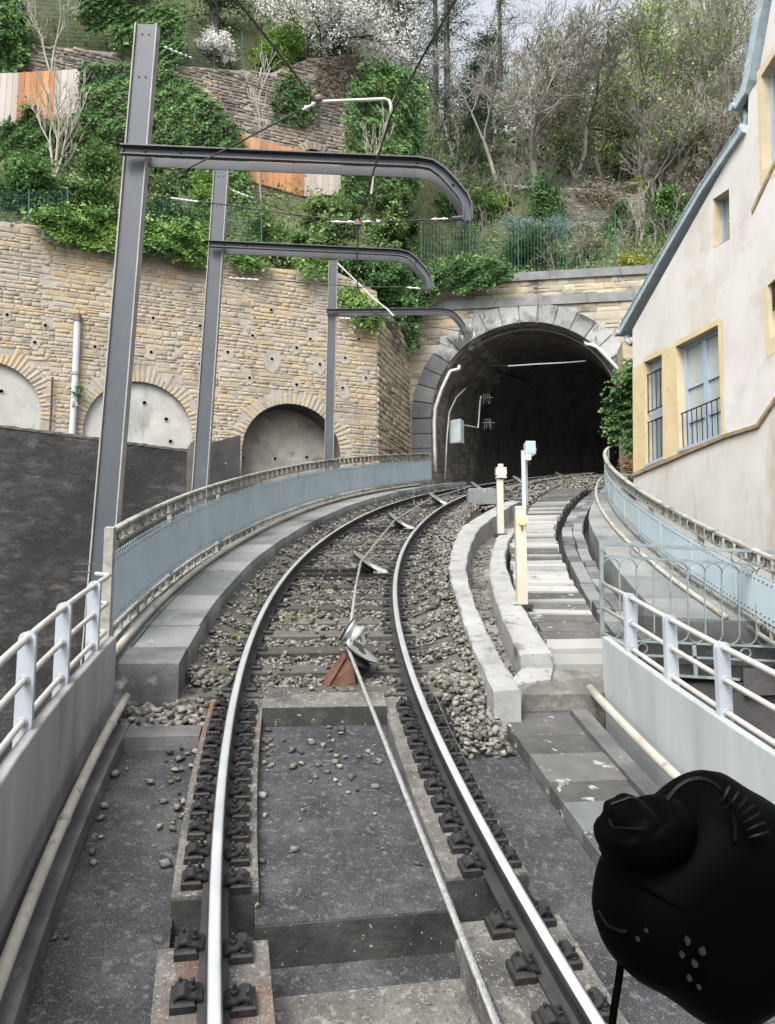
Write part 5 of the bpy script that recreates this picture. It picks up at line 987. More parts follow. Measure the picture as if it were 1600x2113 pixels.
def fence(label, xs, tops, bots, cut, pl, mats_, hd_x):
    o = thing('timber_fence', pl.H((xs[0] + xs[-1]) / 2, bots[1][1]), label, 'fence'); tx = lambda x, t: float(np.interp(x, [q[0] for q in t], [q[1] for q in t]))
    for x0, x1 in zip(xs[:-1], xs[1:]):
        e_ = .8; a0, zt0 = pl.hit(x0 + e_ * .4, tx(x0, tops)); a1, zt1 = pl.hit(x1 - e_ * .4, tx(x1, tops)); zb0 = pl.hit(x0, tx(x0, bots))[1]; zb1 = pl.hit(x1, tx(x1, bots))[1]; oo = .1 + random.uniform(-.012, .012); b_ = MB()
        b_.hexa([pl.P(a0, zb0, oo), pl.P(a1, zb1, oo), pl.P(a1, zb1, oo - .03), pl.P(a0, zb0, oo - .03), pl.P(a0, zt0, oo), pl.P(a1, zt1, oo), pl.P(a1, zt1, oo - .03), pl.P(a0, zt0, oo - .03)]); b_.build('plank', mats_(x0), o)
    for f_ in (.25, .75):
        q = [(pl.hit(x, tx(x, tops) * (1 - f_) + tx(x, bots) * f_)) for x in (xs[0], xs[-1])]; b_ = MB(); b_.hexa([pl.P(q[0][0], q[0][1], .0), pl.P(q[1][0], q[1][1], .0), pl.P(q[1][0], q[1][1], .06), pl.P(q[0][0], q[0][1], .06), pl.P(q[0][0], q[0][1] + .09, .0), pl.P(q[1][0], q[1][1] + .09, .0), pl.P(q[1][0], q[1][1] + .09, .06), pl.P(q[0][0], q[0][1] + .09, .06)]); b_.build('fence_rail', 'plank_pale', o)
xs = [490 + 12.5 * i for i in range(18)]
fence('orange and pale timber board fence sloping down in the middle of the hillside', xs, ((490, 272), (520, 290), (625, 313), (705, 345)), ((490, 366), (520, 377), (625, 407), (705, 404)), 625, MW, lambda x: 'plank_orange' if x < 622 else 'plank_pale', 600)
xs = [-60 + 12.5 * i for i in range(19)]
fence('pale and orange timber board fence at the left edge of the photo, above the ivy', xs, ((-60, 156), (40, 153), (168, 145)), ((-60, 268), (40, 262), (168, 262)), 0, MW, lambda x: 'plank_orange' if 38 < x < 113 else 'plank_pale', 80)
GW = Plane(W(1200, 400, 33.2), 88); GWT = thing('garden_wall', GW.P(0, 15), 'grey terrace wall with a thin railing behind the shrubs above the tunnel', 'wall')
gp = [GW.hit(x, y) for x, y in ((1105, 385), (1150, 385), (1260, 392), (1330, 405))]; gt_ = lambda a: float(np.interp(a, [p[0] for p in gp], [p[1] for p in gp]))
backing(GWT, GW, gp[0][0], gp[-1][0], lambda a: 13.5, gt_, 'mortar'); masonry(GWT, GW, gp[0][0], gp[-1][0], lambda a: GW.hit(1200, 455)[1], gt_, 'stone_grey', (.1, .16), (.2, .45), (), .02, 51, keep=200)
b_ = MB()
for q in np.linspace(gp[0][0], gp[-1][0], 90): b_.tube([GW.P(q, gt_(q), -.1), GW.P(q, gt_(q) + .5, -.1)], .012, 4)
b_.tube([GW.P(q, gt_(q) + .5, -.1) for q in np.linspace(gp[0][0], gp[-1][0], 30)], .018, 4); b_.build('wall_railing', 'arm_dark', GWT)
# ------------------------------------------------------------------ house on the right
HS = thing('house', BW.P(0, -6), 'cream rendered house gable with yellow window surrounds and zinc roof edge', 'house')
def hb(px, py, o=0.0): return BW.H(px, py, o)
wins = [((1332, 747.5), (1369, 731), (1372, 946), (1335, 962)), ((1397.5, 715), (1485, 670), (1493, 899), (1405, 931)), ((1475, 411), (1508, 389), (1510, 492), (1476, 511)), ((1574, 158), (1640, 52), (1640, 310), (1577, 352)), ((1588, 590), (1680, 500), (1680, 640), (1592, 700))]
def tess(outer, holes, o, m, name, par=HS):
    loops = [[Vector(hb(x, y, o)) for x, y in outer]] + [[Vector(hb(x, y, o)) for x, y in h] for h in holes]
    flat = [p for l in loops for p in l]; tri = geometry.tessellate_polygon(loops); b_ = MB(); b_.add(flat, [tuple(t) for t in tri]); return b_.build(name, m, par)
low = [(1310, 979), (1495, 901), (1567, 878), (1600, 829), (1700, 690), (1900, 480)]
tess([(1308, 680), (1546, 258), (1548, 195), (1566, 170), (1600, -20), (1640, -160), (1900, -160)] + low[::-1], wins, .03, 'stucco', 'upper_wall')
tess(low + [(1900, 1700), (1318, 1500)], [], .0, 'stucco_low', 'lower_wall')
tess([(1308.5, 761), (1326, 751), (1337.5, 734), (1369, 717.5), (1390, 716), (1394, 706), (1435, 684), (1489, 655), (1495, 665), (1497, 884), (1509, 894), (1495, 900.5), (1310, 979)], wins[:2], .038, 'yellow', 'window_surround')
tess([(1565, 150), (1650, 20), (1650, 330), (1572, 382)], [wins[3]], .036, 'reveal', 'window_surround')
tess([(1578, 600), (1690, 470), (1690, 660), (1585, 740)], [wins[4]], .036, 'reveal', 'window_surround')
b_ = MB(); b_.sweep([[hb(x, y - 3, .03), hb(x, y - 3, .075), hb(x, y + 4, .06), hb(x, y + 7, .0)] for x, y in low]); b_.build('string_course', 'moulding', HS)
b_ = MB(); b_.sweep([[hb(x, y - 3, .03), hb(x, y - 3, .08), hb(x, y + 4, .065), hb(x, y + 6, .03)] for x, y in ((1557, 436), (1600, 345), (1680, 190))]); b_.build('string_course', 'moulding', HS)
b_ = MB(); b_.add([hb(1308, 680, .03), hb(1310, 979, .03), hb(1318, 1500, 0), hb(1318, 1500, -6), hb(1308, 680, -6)], [(0, 1, 2, 3, 4)]); b_.build('side_wall', 'stucco_low', HS)
def quad(a, b, c, d): return [np.array(a), np.array(b), np.array(c), np.array(d)]
def mixq(q, s, t): return (q[0] * (1 - s) + q[1] * s) * (1 - t) + (q[3] * (1 - s) + q[2] * s) * t     # t down
def slab_q(par, q, s0, s1, t0, t1, o0, o1, m, name):
    n = BW.n; p = [mixq(q, s0, t0), mixq(q, s1, t0), mixq(q, s1, t1), mixq(q, s0, t1)]; b_ = MB(); b_.hexa([x + n * o0 for x in p] + [x + n * o1 for x in p]); return b_.build(name, m, par)
for i, wn in enumerate(wins):
    q = [hb(x, y, 0) for x, y in wn]; n = BW.n; b_ = MB(); dep = -.22
    for k_ in range(4): p, r_ = q[k_], q[(k_ + 1) % 4]; b_.add([p + n * .036, r_ + n * .036, r_ + n * dep, p + n * dep], [(0, 1, 2, 3)])
    b_.build('window_reveal', 'reveal', HS)
    wo_ = slab_q(HS, q, 0, 1, 0, 1, dep - .01, dep, 'blind' if i == 1 else 'glass', 'window_pane')
    fw = .13 if i == 0 else .07; fr = lambda *a, m='frame_blue', nm='frame': slab_q(wo_, q, *a, m, nm)
    fr(0, fw, 0, 1, dep, dep + .05); fr(1 - fw * .6, 1, 0, 1, dep, dep + .05); fr(fw, 1 - fw * .6, 0, .035, dep, dep + .05); fr(fw, 1 - fw * .6, .955, 1, dep, dep + .05)
    if i == 1:
        fr(.47, .56, .035, .955, dep, dep + .06); fr(.07, .47, .4, .425, dep, dep + .045); fr(.56, .96, .4, .425, dep, dep + .045); fr(.07, .47, .72, .745, dep, dep + .045); fr(.56, .96, .72, .745, dep, dep + .045)
        for s0 in (.1, .16, .24, .32, .4, .6, .68, .76, .84): fr(s0, s0 + .02, .76, .95, dep + .002, dep + .01, m='grey_box', nm='shutter_slat')
    if i == 0: fr(.13, .95, .46, .56, dep, dep + .06); fr(.13, .95, .035, .09, dep, dep + .05)
    if i == 2: fr(.4, .95, .5, .54, dep, dep + .04)
    if i in (0, 1):
        for (t0, t1) in (((.12, .49), (.58, .985)) if i == 0 else ((.64, .985),)):
            g_ = slab_q(HS, q, -.02, 1.0, t0, t0 + .012, -.06, -.04, 'black_iron', 'window_guard'); slab_q(g_, q, -.02, 1.0, t1 - .012, t1, -.06, -.04, 'black_iron', 'guard_rail')
            nb = 5 if i == 0 else 9
            for k_ in range(nb): s0 = .02 + .94 * k_ / (nb - 1); slab_q(g_, q, s0, s0 + (.03 if i == 0 else .014), t0 + .012, t1 - .012, -.056, -.044, 'black_iron', 'guard_bar')
        slab_q(HS, q, -.03, 1.02, .985, 1.01, -.2, .06, 'frame_blue', 'sill')
    if i == 4: slab_q(HS, q, .05, .1, .0, .5, -.03, -.01, 'black_iron', 'window_guard')
# roof edge: zinc strip over the gable, gutter end and downpipe
def roof(pts, th_, name='roof_edge'):
    b_ = MB(); rg = []
    for i, (x, y) in enumerate(pts):
        p = hb(x, y, 0); q0 = hb(*pts[max(i - 1, 0)], 0); q1 = hb(*pts[min(i + 1, len(pts) - 1)], 0); t = q1 - q0; t /= np.linalg.norm(t); up = np.cross(t, BW.n); up = -up if up[2] < 0 else up
        rg.append([p + BW.n * .14 - up * .02, p + BW.n * .14 + up * th_, p + BW.n * .1 + up * (th_ + .03), p - BW.n * 4 + up * (th_ + .02), p - BW.n * 4 - up * .02])
    b_.sweep(rg); return b_.build(name, 'zinc', HS)
r1 = roof([(1288, 690), (1300, 668), (1380, 527), (1460, 392), (1543, 272)], .2); r2 = roof([(1529, 224), (1549, 192), (1556, 165), (1572, 75), (1590, -10), (1620, -160)], .2)
b_ = MB(); b_.sweep([[hb(x, y, .165) + np.array([0, 0, dz]) for dz in (0, .02)] + [hb(x, y, .15) + np.array([0, 0, dz]) for dz in (.02, 0)] for x, y in ((1290, 672), (1380, 515), (1460, 380), (1538, 263))]); b_.build('seam', 'zinc', r1)
for x, y in ((1284, 688), (1525, 222)):
    b_ = MB(); b_.tube([hb(x, y, .2), hb(x, y, -2.5)], .085, 10); b_.build('gutter', 'zinc', HS)
b_ = MB(); b_.tube([hb(1531, 225, -.1), hb(1532, 240, -.1), hb(1528, 268, -.1), hb(1523, 280, -.1)], .06, 10); b_.build('downpipe', 'zinc', HS, smooth=True)
b_ = MB(); b_.tube([hb(1290, 694, -.05), hb(1292, 703, -.05), hb(1297, 710, -.1)], .07, 10); b_.build('downpipe', 'zinc', HS, smooth=True)
b_ = MB(); b_.hexa([hb(1530, 222, -.02), hb(1549, 222, -.02), hb(1549, 222, -2), hb(1530, 222, -2), hb(1540, 200, -.02), hb(1549, 195, -.02), hb(1549, 195, -2), hb(1540, 200, -2)]); b_.build('eave_soffit', 'iron', HS)
# ------------------------------------------------------------------ vegetation
def ground_hit(px, py, y0=20.0):
    d = ray(px, py)
    for Y in np.arange(y0, 75, .1):
        x = d[0] / d[1] * Y
        if Y > np.interp(x, fx, fy) and d[2] / d[1] * Y <= hillz(x, Y): return np.array([x, Y, float(hillz(x, Y))])
    return W(px, py, 60)
def inpoly(x, y, P):
    ins_ = np.zeros(len(x), bool); j = len(P) - 1
    for i in range(len(P)):
        xi, yi = P[i]; xj, yj = P[j]; c_ = ((yi > y) != (yj > y)) & (x < (xj - xi) * (y - yi) / (yj - yi + 1e-12) + xi); ins_ ^= c_; j = i
    return ins_
def vnoise(p, sc, seed=0):              # cheap smooth noise
    r_ = np.random.default_rng(seed); out = np.zeros(len(p))
    for k_ in range(6): d = r_.normal(0, 1, p.shape[1]); out += np.sin(p @ d * sc * (1 + .35 * k_) + r_.uniform(0, 6.28))
    return out / 3.2
def ivy(pl, poly, n, size, m, label, cat='ivy', depth=.3, thin=0.0, seed=0, off=.05, group=None, name='ivy', jit_=.12):
    pa = np.array([pl.hit(x, y) for x, y in poly]); r_ = np.random.default_rng(seed); lo, hi = pa.min(0) - 2 * jit_, pa.max(0) + 2 * jit_; pts = np.zeros((0, 2))
    while len(pts) < n:
        q = r_.uniform(lo, hi, (n, 2)); jit = q + r_.normal(0, jit_, (n, 2)); pts = np.concatenate([pts, q[inpoly(jit[:, 0], jit[:, 1], pa)]])
    pts = pts[:n]; nz = vnoise(pts, 1.1, seed); nf = vnoise(pts, 3.5, seed + 1)
    if thin: k_ = nf + nz > -1.2 + thin; pts, nz, nf = pts[k_], nz[k_], nf[k_]
    o = off + depth * np.clip(.5 + .35 * nz + .2 * nf, 0, 1.2) * r_.uniform(.55, 1.0, len(pts)); P_ = pl.O + pts[:, :1] * pl.u + o[:, None] * pl.n; P_[:, 2] = pts[:, 1]
    t = np.clip(.45 + .22 * nz + .2 * nf, .02, .95); Nn = np.tile(pl.n * .9 + np.array([0, 0, .5]), (len(pts), 1)); c = pl.P(*pa.mean(0))
    th_ = thing(name, pl.P(pa[:, 0].mean(), pa[:, 1].min()), label, cat, group)
    leaves_np('foliage', P_, Nn, size, m, th_, t, .8, .45, .12, seed)
    b_ = MB()                              # stems under the leaves
    for q in range(14):
        a = r_.uniform(lo[0], hi[0]); z = lo[1]; path = []
        for s_ in range(8):
            if inpoly(np.array([a]), np.array([z]), pa)[0]: path.append(pl.P(a, z, .04))
            a += r_.normal(0, .15); z += (hi[1] - lo[1]) / 8
        if len(path) > 1: b_.tube(path, .02, 4, False)
    if b_.v: b_.build('stem', 'bark_dark', th_)
    return th_
def clumps(lobes, n, k_, spread, seed):
    r_ = np.random.default_rng(seed); V = np.array([l[3] * l[4] * l[5] for l in lobes]) ** .67; pr = V / V.sum(); li = r_.choice(len(lobes), k_, p=pr); L_ = np.array(lobes)[li]
    d = r_.normal(0, 1, (k_, 3)); d /= np.linalg.norm(d, axis=1)[:, None]; rad = r_.uniform(.45, 1.0, k_) ** .5; C_ = L_[:, :3] + d * L_[:, 3:] * rad[:, None]
    ct = r_.uniform(0, 1, k_); ci = r_.integers(0, k_, n); sp = spread * r_.uniform(.5, 1.3, k_)[ci]; P_ = C_[ci] + r_.normal(0, 1, (n, 3)) * sp[:, None] * np.array([1, 1, .75])
    Nn = d[ci] * .7 + np.array([0, 0, .6]); return P_, Nn, np.clip(.2 + .6 * ct[ci] , 0, 1)
def shrub(label, x, yb, yt, wpx, m, n=1600, size=.1, k_=60, spread=.16, cat='shrub', Y=None, seed=0, flat=.75, name='shrub', base=None, aspect=.6, group=None, stems=5, sm='bark', dz=0.0):
    b0 = ground_hit(x, yb) if Y is None else W(x, yb, Y)
    if base is not None: b0 = np.array(base)
    Y = b0[1]; ht = max(W(x, yt, Y)[2] - b0[2], .3); wd = wpx / 1600 * Y / 2; r_ = np.random.default_rng(seed + 3); lobes = []
    for q in range(9): f_ = (q + .5) / 9; lobes.append((b0[0] + r_.uniform(-.62, .62) * wd * (1.15 - .6 * f_), Y + r_.uniform(-.4, .4) * wd * flat, b0[2] + ht * (.16 + .62 * f_), wd * r_.uniform(.38, .6), wd * flat * r_.uniform(.4, .6), ht * r_.uniform(.16, .25)))
    o = thing(name, b0, label, cat, group); P_, Nn, t = clumps(lobes, n, k_, spread, seed); leaves_np('foliage', P_, Nn, size, m, o, t, aspect, .7, .12, seed)
    b_ = MB()
    for q in range(stems):
        l = lobes[q % 9]; b_.tube([(b0[0] + r_.uniform(-.1, .1), Y + r_.uniform(-.1, .1), b0[2] - .2), ((b0[0] + l[0]) / 2, (Y + l[1]) / 2, b0[2] + ht * .25), (l[0], l[1], l[2])], [.035, .025, .01], 5)
    b_.build('stem', sm, o); return o
def grow(p, d, L_, r_, lev, segs, tips, rr, up=.15, spread=.6, kids=(2, 3), shrink=.72, nseg=3, rmin=.006):
    p = np.array(p, float); d = np.array(d, float)
    for i in range(nseg):
        d = d + np.array([rr.gauss(0, .13), rr.gauss(0, .13), rr.gauss(0, .09) + up * .25]); d /= np.linalg.norm(d); q = p + d * L_ / nseg; r2 = max(r_ * (1 - .28 / nseg * 1.1), rmin); segs.append((p, q, r_, r2)); p = q; r_ = r2
        if lev > 0 and i < nseg - 1 and rr.random() < .75:
            e_ = d + np.array([rr.gauss(0, spread), rr.gauss(0, spread), rr.gauss(0, spread * .6) + up]); e_ /= np.linalg.norm(e_); grow(p, e_, L_ * shrink * rr.uniform(.6, 1), r_ * .55, lev - 1, segs, tips, rr, up, spread, kids, shrink, nseg, rmin)
    if lev == 0: tips.append((p, d)); return
    for q in range(rr.randint(*kids)):
        e_ = d + np.array([rr.gauss(0, spread), rr.gauss(0, spread), rr.gauss(0, spread * .7) + up]); e_ /= np.linalg.norm(e_); grow(p, e_, L_ * shrink * rr.uniform(.75, 1.1), r_ * .68, lev - 1, segs, tips, rr, up, spread, kids, shrink, nseg, rmin)
def seg_mesh(name, segs, m, k_=4):
    A = np.array([s[0] for s in segs]); B = np.array([s[1] for s in segs]); ra = np.array([s[2] for s in segs])[:, None]; rb = np.array([s[3] for s in segs])[:, None]; t = B - A; t /= np.linalg.norm(t, axis=1)[:, None] + 1e-9
    h_ = np.where(np.abs(t[:, 2:3]) > .9, np.array([[1., 0, 0]]), np.array([[0, 0, 1.]])); u = np.cross(t, h_); u /= np.linalg.norm(u, axis=1)[:, None]; v = np.cross(t, u); rows = []
    for C_, r_ in ((A - t * ra * .3, ra), (B, rb)):
        for j in range(k_): w_ = 2 * math.pi * j / k_; rows.append(C_ + (u * math.cos(w_) + v * math.sin(w_)) * r_)
    V = np.stack(rows, 1); n = len(segs); F = []
    for j in range(k_): F.append(np.stack([np.arange(n) * 2 * k_ + j, np.arange(n) * 2 * k_ + (j + 1) % k_, np.arange(n) * 2 * k_ + k_ + (j + 1) % k_, np.arange(n) * 2 * k_ + k_ + j], 1))
    return mesh_np(name, V.reshape(-1, 3), np.concatenate(F), m)
def tree(label, x, yb, yt, m='bark', lev=5, seed=0, lean=(0, 0), r0=.16, spread=.55, up=.12, leaf=None, nleaf=0, lsize=.06, lspread=.12, cat='tree', name='bare_tree', base=None, kids=(2, 3), trunk=.28, shrink=.74, group=None, rmin=.007, stems=1, crown_name='crown'):
    b0 = ground_hit(x, yb) if base is None else np.array(base, float); ht = W(x, yt, b0[1])[2] - b0[2]; rr = random.Random(seed); o = thing(name, b0, label, cat, group); segs = []; tips = []; big = []
    for s_ in range(stems):
        d = np.array([lean[0] + (rr.gauss(0, .25) if stems > 1 else 0), lean[1], 1.]); d /= np.linalg.norm(d); grow(b0 - np.array([0, 0, .3]), d, ht * trunk, r0 * rr.uniform(.8, 1.05), lev, segs, tips, rr, up, spread, kids, shrink, 3, rmin)
    # fit the height
    top = max(max(s[0][2], s[1][2]) for s in segs); f_ = ht / max(top - b0[2], .1); sc_ = lambda p: b0 + (p - b0) * f_; segs = [(sc_(a), sc_(b), ra, rb) for a, b, ra, rb in segs]; tips = [(sc_(p), d) for p, d in tips]
    th_r = r0 * .42; tr = [s for s in segs if s[2] > th_r]; br = [s for s in segs if s[2] <= th_r]
    link('trunk', seg_mesh('trunk', tr, m, 7), o); link(crown_name if not leaf else 'branches', seg_mesh('branches', br, m, 3), o)
    if leaf:
        tp = np.array([p for p, d in tips]); r_ = np.random.default_rng(seed); ci = r_.integers(0, len(tp), nleaf); P_ = tp[ci] + r_.normal(0, lspread, (nleaf, 3)); ct = r_.uniform(0, 1, len(tp)); leaves_np('crown', P_, np.tile([0, -.4, .6], (nleaf, 1)), lsize, leaf, o, .15 + .7 * ct[ci], .7, .9, .1, seed)
    return o
def conifer(label, x, yb, yt, wpx, seed=0, n=9000, base=None, m='conifer', droop=.25):
    b0 = ground_hit(x, yb) if base is None else np.array(base); ht = W(x, yt, b0[1])[2] - b0[2]; wd = wpx / 1600 * b0[1] / 2; rr = np.random.default_rng(seed); o = thing('conifer', b0, label, 'tree'); segs = []; P_ = []; T_ = []
    top = b0 + np.array([0, 0, ht]); segs += [(b0 - np.array([0, 0, .4]), b0 + np.array([0, 0, ht * .5]), .24, .16), (b0 + np.array([0, 0, ht * .5]), top, .16, .03)]; link('trunk', seg_mesh('trunk', segs, 'bark_dark', 8), o); br = []
    for q in range(70):
        f_ = rr.uniform(.12, .98); z = b0[2] + ht * f_; a = rr.uniform(0, 6.28); L_ = wd * (1.05 - .75 * f_) * rr.uniform(.6, 1.1); prev = np.array([b0[0], b0[1], z]); tint = rr.uniform(.1, .9)
        for s_ in range(5):
            nx = prev + np.array([math.cos(a), math.sin(a), .12 - droop * (s_ / 4)]) * L_ / 5; br.append((prev, nx, .03 * (1 - s_ / 6), .03 * (1 - (s_ + 1) / 6))); k_ = int(n / 350)
            pp = prev + (nx - prev) * rr.uniform(0, 1, (k_, 1)) + rr.normal(0, .16 + .05 * s_, (k_, 3)) * np.array([1, 1, .35]); P_.append(pp); T_.append(np.full(k_, tint)); prev = nx
    link('branches', seg_mesh('branches', br, 'bark_dark', 4), o); P_ = np.concatenate(P_); leaves_np('crown', P_, np.tile([0, -.2, 1.], (len(P_), 1)), .16, m, o, np.concatenate(T_), .22, .5, .05, seed); return o

# ivy and climbers
FI = Plane(MW.P(0, 0, .15), 69)
ivy(FI, ((0, 262), (40, 255), (60, 210), (90, 262), (165, 240), (168, 148), (200, 140), (265, 145), (340, 158), (385, 172), (430, 215), (490, 272), (505, 330), (512, 420), (500, 470), (330, 480), (150, 420), (0, 410)), 42000, .1, 'ivy', 'broad dark ivy blanket over the terrace walls left of and behind the nearest mast', depth=.55, seed=1)
ivy(UW, ((-40, -30), (40, -10), (62, 60), (55, 120), (30, 150), (-40, 155)), 6500, .11, 'ivy', 'dark ivy mass in the top left corner', depth=.6, seed=2)
ivy(UW, ((165, 0), (270, 10), (372, 40), (372, 120), (335, 165), (320, 110), (240, 110), (232, 60), (170, 80)), 9000, .11, 'ivy', 'ivy clumps hanging over the top of the terrace wall behind the mast head', depth=.6, seed=3, thin=.3)
ivy(UW, ((560, 190), (600, 150), (650, 200), (650, 250), (610, 262), (565, 250)), 1100, .12, 'ivy', 'hanging ivy patch on the terrace wall left of the overhead clamp', depth=.3, seed=4, thin=.2)
ivy(FI, ((705, 250), (740, 150), (780, 140), (868, 170), (872, 300), (850, 420), (700, 420), (712, 330)), 17000, .105, 'ivy', 'ivy-clad column of growth right of the timber fence', depth=.7, seed=5)
ivy(UW, ((640, 140), (700, 110), (745, 118), (745, 200), (700, 215), (660, 190)), 700, .1, 'twig_leaf', 'pinkish dry creeper on the terrace wall behind the overhead clamp', depth=.25, seed=6)
LI = Plane(LW.P(0, 0, .05), 69)
ivy(LI, ((60, 452), (120, 440), (230, 455), (330, 470), (430, 480), (440, 520), (425, 548), (380, 540), (330, 525), (250, 515), (190, 512), (120, 495)), 12500, .09, 'ivy_bright', 'bright green ivy spilling over the top of the tall stone wall', depth=.5, seed=7, off=.02)
ivy(LI, ((455, 500), (535, 520), (545, 545), (520, 565), (470, 545)), 700, .1, 'ivy_bright', 'small bright ivy tuft on the wall top right of the middle mast', depth=.35, seed=8)
ivy(LI, ((600, 540), (690, 545), (680, 570), (640, 580), (610, 560)), 420, .09, 'ivy_bright', 'low bright ivy tuft on the wall top left of the far mast', depth=.3, seed=9)
RI = Plane(RT.P(0, 0, .08), hd)
ivy(LI, ((695, 600), (730, 595), (745, 610), (790, 640), (785, 670), (755, 682), (725, 670), (728, 640), (697, 635)), 1100, .1, 'ivy_bright', 'bright green ivy clump hanging beside the far mast', depth=.45, seed=10)
PI_ = Plane(PF.P(0, 0, .3), 98)
ivy(PI_, ((790, 560), (870, 560), (900, 590), (895, 615), (868, 640), (862, 690), (850, 730), (835, 700), (815, 668), (790, 640)), 8500, .1, 'ivy', 'dark ivy hanging in the corner between the stone wall and the tunnel', depth=.8, seed=11)
ivy(PI_, ((880, 560), (960, 540), (1050, 560), (1055, 580), (1020, 588), (985, 592), (960, 605), (935, 596), (900, 600)), 7000, .1, 'ivy', 'ivy creeping over the left end of the tunnel coping', depth=.5, seed=12)
HI = Plane(PF.P(0, 0, 1.3), 98)
ivy(HI, ((1282, 790), (1300, 755), (1318, 800), (1316, 880), (1300, 925), (1284, 900), (1268, 905), (1262, 868), (1254, 850), (1270, 832), (1276, 808)), 3200, .11, 'ivy', 'green ivy bush on the right side of the tunnel mouth beside the house', depth=.8, seed=13, jit_=.2)
ivy(HI, ((1290, 880), (1313, 870), (1316, 1000), (1300, 1010), (1288, 960)), 900, .09, 'dry', 'brown dead ivy on the wall between tunnel and house', depth=.3, seed=14)
b_ = MB(); b_.hexa([HI.P(HI.hit(1290, 900)[0], 0, -.1), HI.P(HI.hit(1350, 900)[0], 0, -.1), HI.P(HI.hit(1350, 900)[0], 0, -1.4), HI.P(HI.hit(1290, 900)[0], 0, -1.4), HI.P(HI.hit(1290, 800)[0], HI.hit(1300, 700)[1], -.1), HI.P(HI.hit(1350, 900)[0], HI.hit(1300, 700)[1], -.1), HI.P(HI.hit(1350, 900)[0], HI.hit(1300, 700)[1], -1.4), HI.P(HI.hit(1290, 800)[0], HI.hit(1300, 700)[1], -1.4)]); b_.build('buttress', 'stone_pale', label='narrow stone buttress between tunnel arch and house, under dead ivy', cat='wall')
ivy(Plane(GW.P(0, 0, .1), 88), ((1095, 380), (1135, 370), (1150, 410), (1165, 455), (1100, 460)), 1500, .12, 'ivy', 'ivy over the left end of the grey terrace wall', depth=.4, seed=15, jit_=.3)
ivy(Plane(GW.P(0, 0, .1), 88), ((1180, 385), (1240, 388), (1290, 400), (1250, 420), (1200, 408)), 700, .1, 'twig_leaf', 'dry creeper on top of the grey terrace wall', depth=.3, seed=16, thin=.4, jit_=.3)
# shrubs on the slope
SHB = [('pale green evergreen bush in front of the ivy, left of the nearest mast', 205, 462, 300, 130, 'laurel', 2600, .1),
 ('broad leafy bush at the foot of the pale sapling, far left', 60, 455, 330, 170, 'ivy', 3200, .11), ('leafy bush between the pale sapling and the nearest mast', 150, 470, 370, 130, 'laurel', 2600, .1), ('grey-green bush behind the wall top right of the middle mast', 545, 545, 430, 110, 'laurel', 2000, .09), ('dark leafy bush just right of the nearest mast', 330, 500, 330, 110, 'laurel', 2600, .1), ('yellow-green bush left of the middle mast head', 425, 500, 345, 60, 'ivy_bright', 1300, .09), ('low leafy thicket behind the wall top between the masts', 370, 525, 440, 150, 'laurel', 2600, .09),
 ('large laurel bush in mid hillside, left part', 680, 560, 395, 150, 'laurel', 4600, .12), ('large laurel bush in mid hillside, right part', 800, 575, 400, 170, 'laurel', 5200, .12), ('dark hollow shrub below the laurel behind the far mast', 760, 620, 520, 170, 'ivy', 3600, .11),
 ('vivid green rounded bush on the terrace top', 575, 165, 60, 135, 'fresh', 3600, .1), ('loose pale green shrub below the bare trees', 985, 470, 340, 130, 'laurel', 2200, .1), ('dark shrub left of the grey terrace wall', 925, 450, 380, 90, 'ivy', 1600, .1),
 ('dark dense rosemary mound on the tunnel top', 1110, 560, 478, 170, 'rosemary', 5200, .11), ('blue-flowered shrub behind the rosemary mound', 1085, 510, 448, 120, 'bluish', 2000, .07), ('blue-grey shrub right of the blue-flowered one', 1150, 505, 440, 80, 'bluish', 900, .07),
 ('dark leafy shrub beside the green fence post, right', 1285, 500, 415, 80, 'ivy', 1800, .1), ('glossy dark evergreen under the house roof line', 1390, 500, 385, 110, 'ivy', 3000, .12), ('small yellow-green shrub on the right end of the coping', 1308, 572, 522, 60, 'yellow_leaf', 900, .09),
 ('little yellow shrub on the slope by the terrace wall', 1245, 450, 405, 55, 'yellow_leaf', 500, .08), ('yellow flowering sapling crown below the bare trees', 1318, 430, 350, 60, 'yellow_leaf', 500, .08), ('grey-green scrub above the tunnel, left', 945, 555, 450, 120, 'rosemary', 1500, .09), ('sparse dry scrub right of the rosemary mound', 1215, 545, 470, 90, 'twig_leaf', 900, .08),
 ('fresh green undergrowth left of the big bare tree', 1040, 440, 400, 110, 'fresh', 1100, .09), ('light green bush at the foot of the bare trees', 1195, 365, 345, 80, 'fresh', 600, .09), ('yellow broom above the terrace wall', 700, 150, 100, 80, 'yellow_leaf', 700, .07), ('small green bush right of the cherry', 800, 190, 130, 60, 'fresh', 700, .08)]
for i, (lab, x, yb, yt, wpx, m, n, sz) in enumerate(SHB): shrub(lab, x, yb, yt, wpx, m, int(n * 2.9), sz * .98, seed=60 + i, spread=.15 if m != 'rosemary' else .13, k_=110, aspect=.25 if m == 'rosemary' else .6)
shrub('tuft of green plant growing from the drainpipe on the stone wall', 156, 824, 795, 42, 'laurel', 260, .06, 14, .06, Y=LW.H(155, 810, .15)[1], seed=91, stems=2, cat='plant', flat=.3)
